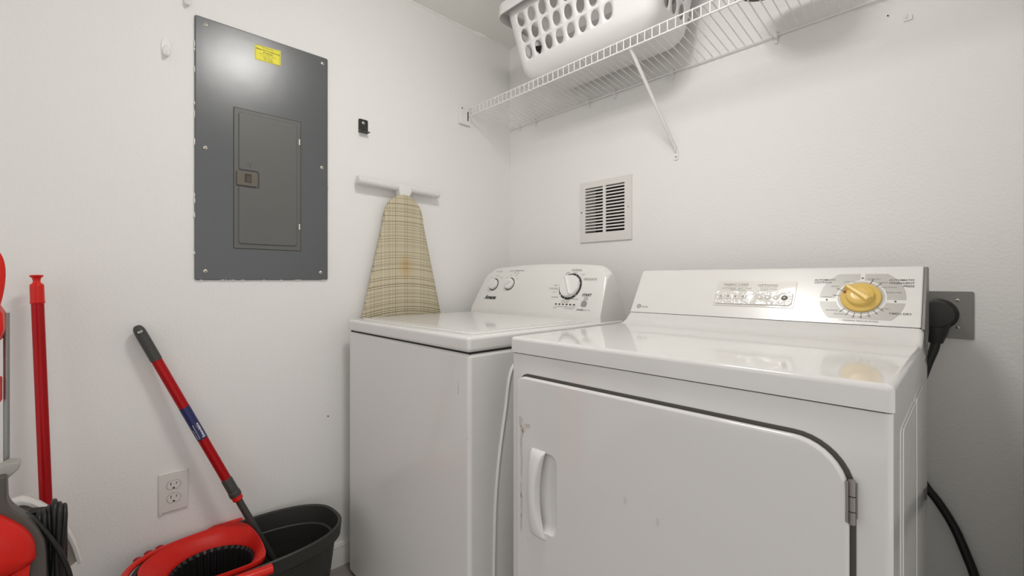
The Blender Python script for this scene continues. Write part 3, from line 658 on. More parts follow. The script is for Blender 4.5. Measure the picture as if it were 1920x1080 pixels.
bpy.data.objects.remove(cut)
m = MB(); sec = []
for i in range(25):
    f = i/24; z = 0.486 + 0.192*f; bow = math.sin(f*PI)
    wl, wr = 0.939 + 0.0012*bow, 0.984 - 0.0185*bow**0.8; hgt = 0.0165 + 0.017*math.sin(f*PI)**0.45
    sec.append([DFm @ V(p) for p in ((wl, z, 0.0145), (wl+0.003, z, hgt-0.004), (wl+0.009, z, hgt), (wr-0.003, z, hgt), (wr, z, hgt-0.003), (wr, z, 0.0145))])
m.loft(sec); fin('handle', m, m_plastic, ddoor, smooth=50)
m = MB(); random.seed(11)
for (x, z, w_, h_) in ((0.908, 0.728, 0.008, 0.013), (0.912, 0.705, 0.006, 0.018), (0.928, 0.722, 0.011, 0.006), (0.918, 0.712, 0.008, 0.008), (0.910, 0.672, 0.005, 0.026), (0.911, 0.625, 0.0045, 0.030), (0.909, 0.575, 0.0045, 0.022), (0.911, 0.540, 0.0045, 0.026), (0.910, 0.500, 0.004, 0.022), (0.930, 0.470, 0.003, 0.002)):
    k = 11; m.prism([(x+w_*(0.6+0.6*random.random())*math.cos(a), z+h_*(0.6+0.6*random.random())*math.sin(a)) for a in [i*2*PI/k for i in range(k)]], 0.0149, 0.0152, DFm)
fin('worn_paint', m, m_scuff, ddoor, smooth=0, label='scraped grey patch beside the handle')
m = MB()
for (x, z) in ((1.178, 0.642), (1.243, 0.627)): m.prism(circ(x, z, 0.0035, 12, 0.008), 0.0149, 0.01515, DFm)
fin('smudge', m, mat('faint_smudge', (0.62, 0.605, 0.575), 0.3), ddoor, smooth=0)
def hinge(zc):
    m = MB(); m.cyl(DFm @ V((1.5155, zc-0.029, 0.011)), DFm @ V((1.5155, zc+0.029, 0.011)), 0.0040, seg=16); h = fin('hinge', m, m_hinge, t, label='worn grey steel door hinge')
    m = MB(); m.box(1.5092, 1.5125, zc-0.027, zc+0.027, 0.010, 0.0160, DFm); m.box(1.5175, 1.5205, zc-0.024, zc+0.024, 0.0005, 0.003, DFm); fin('hinge_leaf', m, m_hinge, h, bevel=(0.001, 2, 50))
    m = MB()
    for dz in (-0.012, 0.008): m.cyl(DFm @ V((1.5155, zc+dz-0.0006, 0.011)), DFm @ V((1.5155, zc+dz+0.0006, 0.011)), 0.0042, seg=16)
    fin('knuckle_line', m, m_gap, h)
hinge(0.757); hinge(0.385)
SD = frame((DX1, 0, 0), (0, 1, 0), (0, 0, 1))
for (p, q) in ((-0.700, -0.475), (-0.462, -0.310)):
    m = MB(); m.prism(rrect(p, q, 0.10, 0.835, 0.012, 4), 0, 0.0022, SD); m.bevel(0.002, 3, 50); fin('side_emboss', m, m_cream, cab, smooth=35)
# console
cp = [(-0.2790, 0.9490), (-0.1990, 1.0770), (-0.1900, 1.0815), (-0.1450, 1.0815), (-0.1400, 1.0760), (-0.1400, 0.9490)]
m = MB(); m.loft([[(x, y, z) for y, z in cp] for x in (DX0+0.0005, DX1-0.002)]); m.bevel(0.0065, 4, 40, sel=lambda e: max(v.co.z for v in e.verts) > 0.96 and min(v.co.y for v in e.verts) > -0.30)
dcon = fin('control_console', m, m_console, t, smooth=35)
m = MB(); m.loft([[(x, y, z) for y, z in [(-0.2800, 0.9465), (-0.1955, 1.079), (-0.137, 1.079), (-0.132, 1.074), (-0.132, 0.93), (-0.21, 0.885), (-0.235, 0.90)]] for x in (DX1-0.0015, DX1+0.003)]); fin('console_end_cap', m, m_steel, t, smooth=30, label='thin grey metal end plate')
m = MB(); m.box(DX0+0.003, DX1-0.003, -0.275, -0.145, 0.9465, 0.9500); fin('console_gap', m, m_gap, t, smooth=0)
va = V((0, -0.2790, 0.9490)); vb = V((0, -0.1990, 1.0770)); DP = frame(va, (1, 0, 0), (vb-va))
def DT(x, v, h=0.0006): return DP @ Matrix.Translation((x, v, h))
# GE roundel and model name
m = MB(); m.tube([DP @ V((0.8905+0.0062*math.cos(a), 0.0215+0.0062*math.sin(a), 0.0004)) for a in [i*2*PI/24 for i in range(24)]], 0.0009, 6, closed=True)
m.text('GE', 0.0070, DT(0.8905, 0.0215, 0.0008), shear=0.3)
m.text('Profile', 0.0085, DT(0.899, 0.0200), align='LEFT', shear=0.3)
fin('brand_lettering', m, m_inkgrey, dcon, smooth=0)
# glossy push-button strip
m = MB(); m.prism(rrect(1.1180, 1.3150, 0.0350, 0.1140, 0.003, 3), 0, 0.0018, DP); m.bevel(0.0008, 2, 50); strip = fin('button_strip', m, m_strip, t, wn=False, label='glossy clear push-button strip')
m = MB(); m.prism(rrect(1.1200, 1.3110, 0.0400, 0.0820, 0.010, 5), 0.0016, 0.0052, DP); m.bevel(0.0030, 4, 40); fin('strip_bulge', m, m_stripw, strip)
m = MB(); m.text('FABRIC CARE', 0.0095, DT(1.168, 0.1025, 0.0021), sx=1.15, bold=0.0001); m.text('OPTIONS', 0.0095, DT(1.2480, 0.1005, 0.0021), sx=1.2, bold=0.0001)
m.box(1.1400, 1.2000, 0.0965, 0.0970, 0.0018, 0.0021, DP); m.box(1.2300, 1.2720, 0.0950, 0.0955, 0.0018, 0.0021, DP)
for s, x, v in (('COTTON', 1.1440, 0.0905), ('PERM', 1.1630, 0.0905), ('PRESS', 1.1630, 0.0845), ('EASY', 1.1820, 0.0905), ('DELICATE', 1.1820, 0.0845), ('FLUFF', 1.2020, 0.0905), ('EXTEND', 1.2420, 0.0890), ('CARE', 1.2410, 0.0830), ('SIGNAL', 1.2640, 0.0890)): m.text(s, 0.0058, DT(x, v, 0.0021))
fin('strip_lettering', m, m_inkgrey, strip, smooth=0)
for i in range(4):
    x = 1.1365+i*0.0192; m = MB(); m.prism(rrect(x-0.0068, x+0.0068, 0.0545, 0.0700, 0.0028, 3), 0.004, 0.0080, DP); m.bevel(0.0018, 3, 40); b = fin('push_button', m, m_strip, strip)
    g = MB(); g.text('<', 0.0125, DT(x, 0.0610, 0.0083), bold=0.0005); fin('button_arrow', g, m_inkgrey, b, smooth=0)
for i in range(4):
    x = 1.2355+i*0.0192; m = MB(); m.lathe(DP @ V((x, 0.0620, 0.004)), DP.to_3x3() @ V((0, 0, 1)), [(0.0070, 0), (0.0072, 0.002), (0.0058, 0.0035), (0.0040, 0.0025), (0.002, 0.0022)], 20); fin('round_button', m, m_strip if i < 3 else m_steel, strip)
# grey dial plate in four fields, white gaps between
kx, kv = 1.4475, 0.0700
def clip_poly(pts, keep):      # cut a polygon by half planes (a,b,c): a*x+b*y<=c
    for a, b, c in keep:
        out = []; n = len(pts)
        for i in range(n):
            p, q = pts[i], pts[(i+1)%n]; dp, dq = a*p[0]+b*p[1]-c, a*q[0]+b*q[1]-c
            if dp <= 0: out.append(p)
            if dp*dq < 0:
                f = dp/(dp-dq); out.append((p[0]+(q[0]-p[0])*f, p[1]+(q[1]-p[1])*f))
        pts = out
    return pts
disc = [(kx+0.0800*math.cos(a), kv+0.0800*math.sin(a)) for a in [i*2*PI/72 for i in range(72)]]
disc = clip_poly(disc, [(0, 1, 0.1355), (0, -1, -0.0140)])
m = MB(); g = 0.0045
for keep in ([(1, 0, kx-g), (0, -1, -(kv-0.001))], [(-1, 0, -(kx+g)), (0, -1, -(kv-0.003))], [(0, 1, kv-0.012)]):
    m.prism(clip_poly(disc, keep), 0, 0.0005, DP)
dial = fin('dial_plate', m, m_dial, dcon, smooth=0)
m = MB(); m.prism(circ(kx, kv, 0.0475, 48), 0, 0.0007, DP); fin('dial_center', m, m_console, dcon, smooth=0)
m = MB(); m.prism(clip_poly(circ(kx, kv, 0.0440, 48), []), 0, 0.0010, DP); fin('dial_inner_ring', m, m_dial, dcon, smooth=0)
m = MB()
def tick(a, r0, r1, w_=0.0006):
    c_, s_ = math.cos(a), math.sin(a); m.prism([(kx+r*c_+s*w_*-s_, kv+r*s_+s*w_*c_) for r, s in ((r0, -1), (r1, -1), (r1, 1), (r0, 1))], 0.0005, 0.0013, DP)
for a in (-38, -52, -68, -85, -101, -117, -133, 152, 174, 68, 48): tick(math.radians(a), 0.040, 0.054, 0.0005 if a != 68 else 0.0008)
for (x, v) in ((kx, 0.124), (kx+0.062, kv-0.0075), (kx-0.065, kv-0.0075)): m.prism(circ(x, v, 0.0020, 12), 0.0005, 0.0012, DP)
fin('dial_ticks', m, m_inkdark, dcon, smooth=0)
m = MB()
for s, x, v, sz in (('MORE DRY', 1.4690, 0.1205, 0.0070), ('LESS DRY', 1.4860, 0.1115, 0.0060), ('COOL DOWN', 1.4960, 0.0985, 0.0062), ('EXTRA CARE', 1.5060, 0.0850, 0.0066), ('EXTRA CARE', 1.4245, 0.1130, 0.0060), ('LESS DRY', 1.3960, 0.1005, 0.0062), ('*', 1.4030, 0.0880, 0.0090), ('MORE DRY', 1.3830, 0.0700, 0.0060), ('DEWRINKLE', 1.3950, 0.0340, 0.0062), ('DAMP DRY', 1.4110, 0.0245, 0.0062), ('40', 1.4365, 0.0190, 0.0062), ('50', 1.4490, 0.0190, 0.0062), ('60', 1.4640, 0.0225, 0.0062), ('70', 1.4780, 0.0305, 0.0062), ('80 MIN.', 1.4930, 0.0425, 0.0066)): m.text(s, sz*0.70, DT(x, v, 0.0009), sx=1.0)
m.text('* = PREFERRED REGULAR SETTING', 0.0052, DT(1.4475, 0.0090, 0.0009), sx=0.90)
fin('dial_lettering', m, m_inkgrey, dcon, smooth=0)
for grp in ((('AUTOMATIC', 1.3520, 0.1195, 'LEFT'), ('COTTONS', 1.3520, 0.1120, 'LEFT')), (('AUTOMATIC', 1.5400, 0.1190, 'RIGHT'), ('PERMANENT', 1.5400, 0.1110, 'RIGHT'), ('PRESS', 1.5400, 0.1030, 'RIGHT')), (('TIMED DRY', 1.5380, 0.0320, 'RIGHT'),)):
    m = MB()
    for s, x, v, al in grp: m.text(s, 0.0070, DT(x, v-0.0008, 0.0007), align=al, sx=1.08, bold=0.00010)
    fin('cycle_lettering', m, m_inkdark, dcon, smooth=0)
kn_n = DP.to_3x3() @ V((0, 0, 1))
m = MB(); m.lathe(DP @ V((kx, kv, 0.001)), kn_n, [(0.0385, 0), (0.0385, 0.0035), (0.0365, 0.0055), (0.0275, 0.0075), (0.0262, 0.0160), (0.0235, 0.0185), (0.012, 0.0190)], 48); kn = fin('timer_knob', m, m_knoby, t, smooth=50, label='yellow timer dial')
kr = DP @ Matrix.Translation((kx, kv, 0.0)) @ Matrix.Rotation(math.radians(140), 4, 'Z')
m = MB(); m.loft([[kr @ V(p) for p in ((-0.027, -0.0105, 0.012), (0.0405, -0.0085, 0.006), (0.0405, 0.0085, 0.006), (-0.027, 0.0105, 0.012))], [kr @ V(p) for p in ((-0.024, -0.0065, 0.0275), (0.034, -0.0045, 0.0245), (0.034, 0.0045, 0.0245), (-0.024, 0.0065, 0.0275))]]); m.bevel(0.0028, 4, 40)
fin('knob_grip', m, m_knoby, kn, smooth=50)
m = MB(); tri = Matrix.Translation(V((0, 0, 0))); a = math.radians(160); px_, pv_ = kx+0.0325*math.cos(a), kv+0.0335*math.sin(a)
m.prism([(px_-0.0045, pv_+0.0022), (px_+0.0048, pv_+0.0015), (px_+0.0008, pv_-0.0055)], 0.0055, 0.0086, DP); fin('knob_pointer', m, m_redmark, kn, smooth=0)

# ------------------------------------------------------------------ dryer outlet and cord
t = thing('dryer_outlet', 'grey metal outlet plate on the back wall beside the dryer', 'power outlet', (1.56, 0, 0.906))
m = MB(); m.prism(rrect(1.510, 1.6255, 0.907, 1.022, 0.003, 2), 0, 0.0045, BW); m.bevel(0.0012, 2, 50); fin('cover_plate', m, m_steel, t, wn=False)
m = MB(); m.lathe((1.562, -0.004, 0.965), (0, -1, 0), [(0.0385, 0), (0.0385, 0.006), (0.036, 0.008)], 40); fin('receptacle', m, m_bucketin, t)
screw(t, (1.598, -0.0042, 1.0005), (0, -1, 0), 0.0042, rot=.3); screw(t, (1.598, -0.0042, 0.9335), (0, -1, 0), 0.0042, rot=.8)
m = MB(); random.seed(5)
for k in range(7):
    z = 0.915+k*0.0165; q = 8; m.prism([(1.6257+(0.0006+0.0014*random.random())*math.cos(a_), z+(0.005+0.004*random.random())*math.sin(a_)) for a_ in [i*2*PI/q for i in range(q)]], 0, 0.0012, BW)
fin('paint_edge', m, m_wall, t, smooth=0)
t = thing('dryer_power_cord', 'thick black plug and power cord hanging from the grey outlet behind the dryer', 'power cord', (1.57, -0.04, 0.0))
m = MB(); m.lathe((1.560, -0.012, 0.966), (0.0, -1, 0.0), [(0.033, 0), (0.034, 0.004), (0.034, 0.030), (0.030, 0.036), (0.014, 0.038)], 36)
m.loft([[(1.560+a_*math.cos(u_), -0.030+b_*math.sin(u_), z) for u_ in [i*2*PI/16 for i in range(16)]] for z, a_, b_ in ((0.966, 0.030, 0.016), (0.940, 0.026, 0.017), (0.915, 0.020, 0.014), (0.895, 0.013, 0.010))]); fin('plug', m, m_rubber, t, smooth=45)
pts = catmull([(1.561, -0.030, 0.905), (1.557, -0.033, 0.88), (1.545, -0.036, 0.84), (1.528, -0.040, 0.77), (1.515, -0.045, 0.68), (1.517, -0.045, 0.60), (1.540, -0.040, 0.545), (1.566, -0.034, 0.505), (1.592, -0.030, 0.455), (1.612, -0.030, 0.40), (1.628, -0.030, 0.345), (1.640, -0.032, 0.26), (1.636, -0.036, 0.15), (1.605, -0.042, 0.05), (1.55, -0.06, 0.012), (1.46, -0.08, 0.0105)], 6)
m = MB(); m.tube(pts, 0.0095, 12, flat=0.8); fin('cord', m, m_cord, t, smooth=60)

# ------------------------------------------------------------------ mop bucket
BC = V((0.172, -1.205, 0))
def sup(a, b, z, n=64, e=2.6, cx=None, cy=None):
    out = []
    for i in range(n):
        u = i*2*PI/n; c_, s_ = math.cos(u), math.sin(u)
        out.append(V(((BC.x if cx is None else cx)+a*math.copysign(abs(c_)**(2/e), c_), (BC.y if cy is None else cy)+b*math.copysign(abs(s_)**(2/e), s_), z)))
    return out
t = thing('mop_bucket', 'oval charcoal mop bucket with a red wringer, on the floor by the washer', 'bucket', (BC.x, BC.y, 0))
m = MB(); m.loft([sup(0.095, 0.19, 0.0), sup(0.108, 0.205, 0.006), sup(0.126, 0.232, 0.17), sup(0.129, 0.236, 0.235), sup(0.146, 0.257, 0.250), sup(0.150, 0.260, 0.288), sup(0.146, 0.257, 0.291), sup(0.139, 0.250, 0.288), sup(0.132, 0.242, 0.24), sup(0.118, 0.224, 0.10), sup(0.100, 0.19, 0.016)])
fin('bucket_body', m, m_bucket, t, smooth=35)
# red wringer collar over the left half: funnel between bucket rim outline and a round hole
hc = V((0.178, -1.292, 0)); hr = 0.100
outer = [p for p in sup(0.1345, 0.2455, 0.296, 96)]
cut = -1.190
def clipy(p):
    x, y = p.x, p.y
    lim = cut + 0.012*math.sin((x-0.03)/0.28*PI) - 0.055*max(0, (0.075-x)/0.05)**1.2*0.6
    return V((x, min(y, lim), p.z))
outer = [clipy(p) for p in outer]
N = 72
def ray_hit(poly, c, ang):
    d = V((math.cos(ang), math.sin(ang))); best = None
    for i in range(len(poly)):
        a, b = poly[i], poly[(i+1)%len(poly)]; ex, ey = b.x-a.x, b.y-a.y; den = d.x*ey-d.y*ex
        if abs(den) < 1e-12: continue
        tt = ((a.x-c.x)*ey-(a.y-c.y)*ex)/den; uu = ((a.x-c.x)*d.y-(a.y-c.y)*d.x)/den
        if tt > 0 and -1e-6 <= uu <= 1+1e-6 and (best is None or tt > best): best = tt
    return best
rO = [max(ray_hit(outer, hc, i*2*PI/N) or 0.11, hr+0.006) for i in range(N)]
for _ in range(3): rO = [0.25*rO[i-1]+0.5*rO[i]+0.25*rO[(i+1)%N] for i in range(N)]
def ringat(f, z, dr=0.0): return [V((hc.x+(hr+(rO[i]-hr)*f+dr)*math.cos(i*2*PI/N), hc.y+(hr+(rO[i]-hr)*f+dr)*math.sin(i*2*PI/N), z)) for i in range(N)]
m = MB(); m.loft([ringat(0, 0.232), ringat(0, 0.262), ringat(0.10, 0.270), ringat(0.5, 0.286), ringat(0.9, 0.300), ringat(1.0, 0.300), ringat(1.0, 0.292), ringat(0.93, 0.284), ringat(0.4, 0.262), ringat(0, 0.232, 0.002)], cap=False)
wr = fin('wringer', m, m_red, t, smooth=50, label='red wringer collar')
m = MB(); rings = []
NR = 36*4
for z, f in ((0.262, 1.0), (0.255, 0.985), (0.18, 0.90), (0.13, 0.82)):
    rings.append([V((hc.x+(hr*f-0.001-(0.005 if (i % 4) in (0, 1) and z < 0.26 else 0))*math.cos(i*2*PI/NR), hc.y+(hr*f-0.001-(0.005 if (i % 4) in (0, 1) and z < 0.26 else 0))*math.sin(i*2*PI/NR), z)) for i in range(NR)])
rings.append([V((hc.x+0.03*math.cos(i*2*PI/NR), hc.y+0.03*math.sin(i*2*PI/NR), 0.115)) for i in range(NR)])
m.loft(rings, cap=False); m.bm.faces.new(m.bm.verts[-NR:] if False else [v for v in m.bm.verts][-NR:]); fin('wringer_basket', m, m_bucketin, wr, smooth=20, label='ribbed black wringer cone')
# red carrying handle folded down round the outside of the rim
hp = []
for i in range(49):
    u = PI*1.0*(i/48); c_, s_ = math.cos(u), math.sin(u)
    x = BC.x + 0.1595*math.copysign(abs(c_)**(2/2.4), c_); y = -1.185 - 0.292*abs(s_)**(2/2.4)
    hp.append(V((x, y, 0.280 + 0.016*math.sin(u))))
m = MB(); m.tube(hp, [0.0075 if 3 < i < 45 else 0.0125 for i in range(49)], 10, flat=1.2)
hd = fin('carry_handle', m, m_redbr, t, smooth=50, label='red folded carrying handle')
m = MB()
for (x, y) in ((0.026, -1.392), (0.036, -1.418), (0.054, -1.442)): m.lathe((x, y, 0.280), (0, 0, 1), [(0.011, 0), (0.011, 0.009), (0.008, 0.012), (0.003, 0.013)], 16)
fin('handle_ribs', m, m_redm, hd)

# ------------------------------------------------------------------ spin mop standing in the bucket
A = V((0.028, -1.437, 0.908)); B = V((0.103, -1.130, 0.200)); D = B-A; Ln = D.length; Dn = D.normalized(); E_ = A + D*1.245
def px(s): return A + D*s
t = thing('mop', 'mop with a red and black extendable pole leaning on the wall in the bucket', 'mop', (E_.x, E_.y, 0.018))
m = MB(); m.tube([px(s) for s in (-0.022, -0.018, -0.008, 0.004, 0.05, 0.118)], [0.005, 0.010, 0.0140, 0.0152, 0.0155, 0.0155], 20, flat=0.9)
gr = fin('grip', m, m_grip, t, smooth=50, label='dark grey rubber grip')
side_ = V((1, 0, 0)); side_ = (side_ - Dn*side_.dot(Dn)).normalized(); upv = Dn.cross(side_)
GF = Matrix(((upv.x, -Dn.x, side_.x, 0), (upv.y, -Dn.y, side_.y, 0), (upv.z, -Dn.z, side_.z, 0), (0, 0, 0, 1)))
gc = px(0.004) + side_*0.0136
m = MB(); m.prism(circ(0, 0, 0.0082, 20, 0.0066), 0, 0.0012, Matrix.Translation(gc) @ GF); hl = fin('hanging_hole', m, m_gap, gr)
m = MB(); m.prism(rrect(-0.0064, 0.0064, -0.0032, 0.0034, 0.002, 3), 0, 0.0018, Matrix.Translation(gc+Dn*-0.001) @ GF); fin('hanging_loop', m, m_lever, gr)
m = MB(); m.cyl(px(0.115), px(0.648), 0.0130, seg=20); fin('upper_pole', m, m_redm, t, label='red metal pole section')
m = MB(); m.cyl(px(0.318), px(0.456), 0.0134, seg=24, cap=False); lb = fin('pole_label', m, m_blue, t, label='navy blue paper label')
def wrapper(off):
    base = px(0.450)
    def w_(x, y):
        a_ = (off-y)/0.0138; return base - Dn*x + (side_*math.cos(a_) + (-Dn).cross(side_)*-math.sin(a_)*-1)*0.0138
    return w_
m = MB(); m.text('Extendable', 0.0105, Matrix(), align='LEFT', bold=0.0003, wrap=wrapper(0.006)); m.text('Manche telescopique', 0.0055, Matrix(), align='LEFT', wrap=wrapper(-0.006)); m.text('Mango extensible', 0.0045, Matrix(), align='LEFT', wrap=wrapper(-0.0115))
fin('label_lettering', m, m_whiteink, lb, smooth=0)
m = MB(); m.tube([px(s) for s in (0.640, 0.645, 0.700, 0.703, 0.720, 0.722)], [0.0130, 0.0145, 0.0145, 0.0160, 0.0160, 0.0130], 20); fin('lock_collar', m, m_grip, t, smooth=30)
m = MB(); m.tube([px(s) for s in (0.720, 0.738, 0.742)], [0.0142, 0.0142, 0.010], 20); fin('collar_ring', m, m_redbr, t, smooth=30)
m = MB(); m.cyl(px(0.738), px(1.22), 0.0098, seg=16); fin('lower_pole', m, m_pole, t, label='dark grey pole section')
m = MB(); m.lathe((E_.x, E_.y, 0.019), (0, 0, 1), [(0.045, 0), (0.05, 0.01), (0.03, 0.028), (0.012, 0.04)], 24); fin('mop_head', m, m_bucketin, t)

# ------------------------------------------------------------------ red broom pole
P0, P1 = V((0.055, -1.6320, 1.062)), V((0.090, -1.600, 0.02)); d = (P1-P0)
t = thing('broom', 'bright red pole with a threaded cap leaning on the wall, left of the outlet', 'broom', (P1.x, P1.y, 0))
q = lambda s: P0 + d.normalized()*s
m = MB()
prof = [(0.0, 0.0115), (0.002, 0.0135), (0.004, 0.0120), (0.008, 0.0080), (0.016, 0.0068), (0.020, 0.0085), (0.022, 0.0120)]
for k in range(9): prof += [(0.0245+k*0.0046, 0.0128), (0.0268+k*0.0046, 0.0137)]
prof += [(0.068, 0.0140), (0.070, 0.0120)]
m.tube([q(s) for s, r in prof], [r*0.95 for s, r in prof], 20); fin('threaded_cap', m, m_redbr, t, smooth=60)
m = MB(); qq = d.normalized().to_track_quat('Z', 'Y')
m.loft([[q(s_) + qq @ V(((0.0114-0.0014*max(0, math.cos(4*(k*2*PI/64)))**6)*math.cos(k*2*PI/64), (0.0114-0.0014*max(0, math.cos(4*(k*2*PI/64)))**6)*math.sin(k*2*PI/64), 0)) for k in range(64)] for s_ in (0.066, 0.992)]); pl = fin('pole', m, m_redm, t, smooth=60)
m = MB(); m.box(P1.x-0.02, P1.x+0.02, P1.y-0.10, P1.y+0.06, 0.055, 0.095); fin('broom_head', m, m_redbr, t, bevel=(0.008, 3, 40))
m = MB()
random.seed(2)
for i in range(90): 
    bx_, by_ = P1.x+random.uniform(-0.014, 0.014), P1.y+random.uniform(-0.09, 0.05); m.cyl((bx_, by_, 0.058), (bx_+random.uniform(-.008, .008), by_+random.uniform(-.008, .008), 0.0), 0.0016, seg=5)
fin('bristles', m, m_rubber, t)['kind'] = 'stuff'

# ------------------------------------------------------------------ dustpan (upright, handle to the floor)
t = thing('dustpan', 'white and beige fan-shaped dustpan upright between the red pole and the vacuum', 'dustpan', (0.14, -1.65, 0))
arc = catmull([(-1.735, 0.370, 0), (-1.722, 0.455, 0), (-1.700, 0.515, 0), (-1.675, 0.545, 0), (-1.644, 0.551, 0), (-1.612, 0.521, 0), (-1.583, 0.478, 0), (-1.562, 0.424, 0), (-1.549, 0.368, 0)], 5)
arc = [(p.x-0.002, p.y+0.003) for p in arc]
pan = arc + [(-1.585, 0.352), (-1.70, 0.352)]
m = MB(); m.prism(pan, 0.118, 0.121, frame((0, 0, 0), (0, 1, 0), (0, 0, 1))); fin('pan', m, m_pan, t, smooth=0)
m = MB()
m.loft([[(0.116, y, z), (0.148, y, z), (0.151, y-(y+1.65)*0.02, z-(z-0.36)*0.02), (0.150, y-(y+1.65)*0.075, z-(z-0.36)*0.060), (0.143, y-(y+1.65)*0.085, z-(z-0.36)*0.070), (0.116, y-(y+1.65)*0.060, z-(z-0.36)*0.050)] for y, z in arc]); fin('rim', m, m_panrim, t, smooth=50)
m = MB(); m.tube([(0.122, -1.66, 0.36), (0.130, -1.655, 0.25), (0.145, -1.65, 0.02), (0.145, -1.65, 0.0)], 0.012, 12); fin('handle', m, m_panrim, t)

# ------------------------------------------------------------------ upright vacuum at the left edge
VX, VY = 0.315, -1.722
t = thing('vacuum_cleaner', 'red and grey upright vacuum cleaner cut off by the left edge of the photo', 'vacuum cleaner', (VX, VY, 0))
VF = frame((0.0, 0, 0), (0, 1, 0), (0, 0, 1))
def vout(wd, z0, z1, dy=0): return wd
bez = [(0.068, 0.680), (0.0685, 0.650), (0.070, 0.630), (0.078, 0.613), (0.091, 0.596), (0.103, 0.577), (0.113, 0.552), (0.119, 0.527), (0.121, 0.47), (0.119, 0.40), (0.112, 0.28), (0.100, 0.17)]
pts = catmull([(a_, b_, 0) for a_, b_ in bez], 4); R_ = [(p.x, p.y) for p in pts]
poly = [(VY+a_, b_) for a_, b_ in R_] + [(VY-a_, b_) for a_, b_ in R_[::-1]]
m = MB(); m.prism(poly, 0.336, 0.372, VF); m.bevel(0.004, 3, 40); body = fin('body_shell', m, m_bezel, t, smooth=45, label='brown grey body shell')
m = MB(); m.prism([(VY+a_, b_) for a_, b_ in ((-0.08, 0.12), (0.08, 0.12), (0.088, 0.45), (0.070, 0.545), (0.03, 0.60), (-0.03, 0.60), (-0.070, 0.545), (-0.088, 0.45))], 0.235, 0.337, VF); m.bevel(0.012, 3, 40); fin('rear_housing', m, m_bucketin, t, smooth=45)
m = MB(); rings = []
dome = catmull([(0.0, 0.628, 0), (0.035, 0.624, 0), (0.060, 0.612, 0), (0.079, 0.592, 0), (0.094, 0.572, 0), (0.104, 0.548, 0), (0.107, 0.522, 0), (0.104, 0.508, 0), (0.080, 0.496, 0), (0.0, 0.490, 0)], 4)
dome = [(p.x, p.y) for p in dome]; dome = dome + [(-a_, b_) for a_, b_ in dome[::-1][1:-1]]
for f, h in ((1.0, 0.36), (1.0, 0.374), (0.985, 0.382), (0.94, 0.390), (0.84, 0.398), (0.62, 0.404), (0.3, 0.407), (0.05, 0.408)):
    rings.append([V((h, VY+a_*f, 0.56+(b_-0.56)*f)) for a_, b_ in dome])
m.loft(rings)
m.prism([(VY+a_, b_) for a_, b_ in ((-0.104, 0.506), (-0.07, 0.20), (0.07, 0.20), (0.100, 0.506), (0.06, 0.49), (-0.06, 0.49))][::1], 0.36, 0.385, VF)
fin('dust_canister', m, m_redbr, t, smooth=60, label='glossy red dust cover')
m = MB(); m.cyl((0.300, VY, 0.66), (0.300, VY, 0.99), 0.018, seg=20); m.cyl((0.305, VY+0.063, 0.66), (0.305, VY+0.063, 0.985), 0.0045, seg=12); m.cyl((0.305, VY-0.055, 0.66), (0.305, VY-0.055, 0.985), 0.0045, seg=12); fin('tube', m, m_cut, t)
m = MB(); m.prism([(VY+0.030, 0.668), (VY+0.066, 0.666), (VY+0.082, 0.682), (VY+0.085, 0.691), (VY+0.082, 0.697), (VY+0.068, 0.699), (VY+0.030, 0.680)], 0.318, 0.352, VF); m.bevel(0.003, 2, 40)
fin('release_lever', m, m_lever, t, bevel=None, label='light grey release pedal')
m = MB(); m.box(0.305, 0.345, VY-0.01, VY+0.058, 0.655, 0.690); m.bevel(0.004, 2, 40); fin('lever_base', m, m_lever, t)
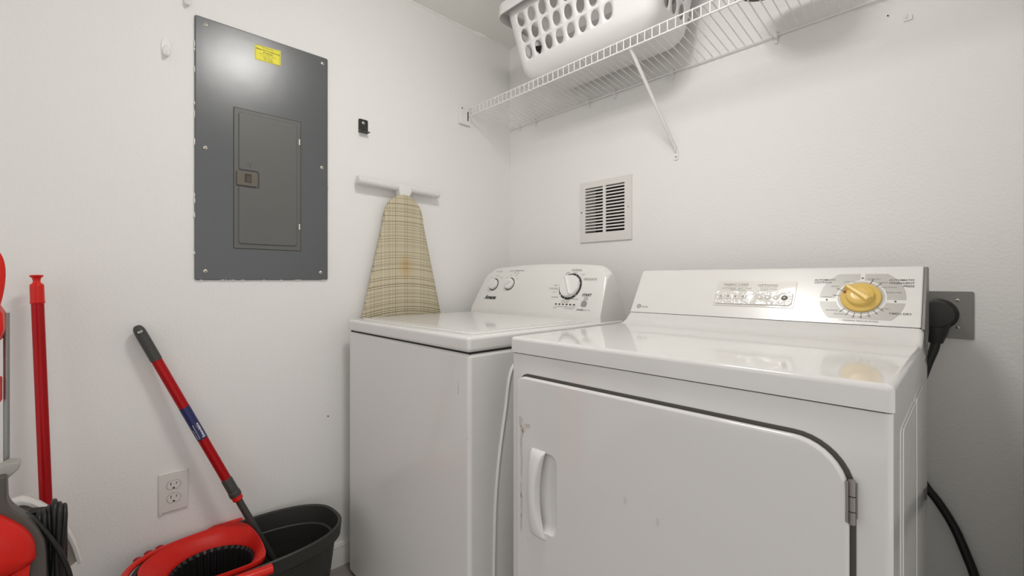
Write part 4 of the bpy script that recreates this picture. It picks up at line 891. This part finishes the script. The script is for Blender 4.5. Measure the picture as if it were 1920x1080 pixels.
# red handle with loop
m = MB(); loop = catmull([(0.33, VY+0.042, 0.985), (0.33, VY+0.050, 1.03), (0.33, VY+0.052, 1.07), (0.33, VY+0.046, 1.098), (0.33, VY+0.030, 1.112), (0.33, VY-0.030, 1.112), (0.33, VY-0.052, 1.098), (0.33, VY-0.060, 1.07), (0.33, VY-0.057, 1.03), (0.33, VY-0.048, 0.985)], 5)
m.tube(loop, 0.008, 12, flat=1.5); fin('handle_loop', m, m_redbr, t, label='red looped handle')
m = MB(); hp_ = [(0.050, 1.01), (0.062, 0.985), (0.063, 0.955), (0.058, 0.935), (0.052, 0.928), (0.050, 0.895)]
m.prism([(VY+a_, b_) for a_, b_ in hp_] + [(VY-a_, b_) for a_, b_ in hp_[::-1]], 0.290, 0.352, VF); m.bevel(0.006, 3, 40); fin('handle_grip', m, m_redbr, t, label='red handle base')
m = MB(); m.box(0.300, 0.340, VY-0.050, VY+0.050, 0.845, 0.90); m.box(0.305, 0.335, VY+0.042, VY+0.058, 0.812, 0.862); m.bevel(0.004, 2, 40); fin('handle_clip', m, m_redbr, t)
m = MB(); m.box(0.20, 0.50, VY-0.15, VY+0.14, 0.02, 0.13); m.bevel(0.03, 4, 40); fin('floor_head', m, m_bezel, t)
m = MB()
for (a_, b_) in ((0.24, -0.12), (0.24, 0.11), (0.45, -0.12), (0.45, 0.11)): m.cyl((a_, VY+b_-0.012, 0.022), (a_, VY+b_+0.012, 0.022), 0.022, seg=16)
fin('wheels', m, m_rubber, t)
for zc in (0.585, 0.26):
    m = MB(); m.tube([(0.300, VY+0.095, zc-0.01), (0.305, VY+0.118, zc-0.010), (0.306, VY+0.134, zc-0.014)], [0.009, 0.006, 0.004], 10, flat=1.4); fin('cord_hook', m, m_bucketin, t)
# wrapped cord: several loops over the two hooks and one strand crossing
def cord_loops():
    m = MB(); random.seed(9)
    for k in range(6):
        y0 = VY+0.108+k*0.0072; x0 = 0.318+0.004*math.sin(k*2.1); zt = 0.588-0.004*abs(k-3)+random.uniform(-.004, .004); zb = 0.262
        P_ = [(x0-0.022, y0, 0.50), (x0-0.020, y0, zt-0.015), (x0-0.008, y0, zt), (x0+0.012, y0+0.001, zt-0.003), (x0+0.020, y0+0.001, zt-0.025), (x0+0.019, y0+0.004*math.sin(k), 0.48), (x0+0.020, y0+random.uniform(-.008, .008), 0.38), (x0+0.016, y0, zb+0.03), (x0, y0, zb-0.015), (x0-0.020, y0, zb+0.02), (x0-0.022, y0, 0.40)]
        m.tube(catmull(P_+[P_[0]], 5), 0.0048, 8)
    m.tube(catmull([(0.345, VY+0.090, 0.592), (0.352, VY+0.105, 0.575), (0.354, VY+0.125, 0.535), (0.352, VY+0.142, 0.490), (0.347, VY+0.155, 0.430), (0.340, VY+0.158, 0.33), (0.335, VY+0.150, 0.15), (0.33, VY+0.152, 0.012)], 6), 0.0045, 8)
    return m
fin('power_cord', cord_loops(), m_cord, t, smooth=60, label='black power cord wrapped in a bundle')
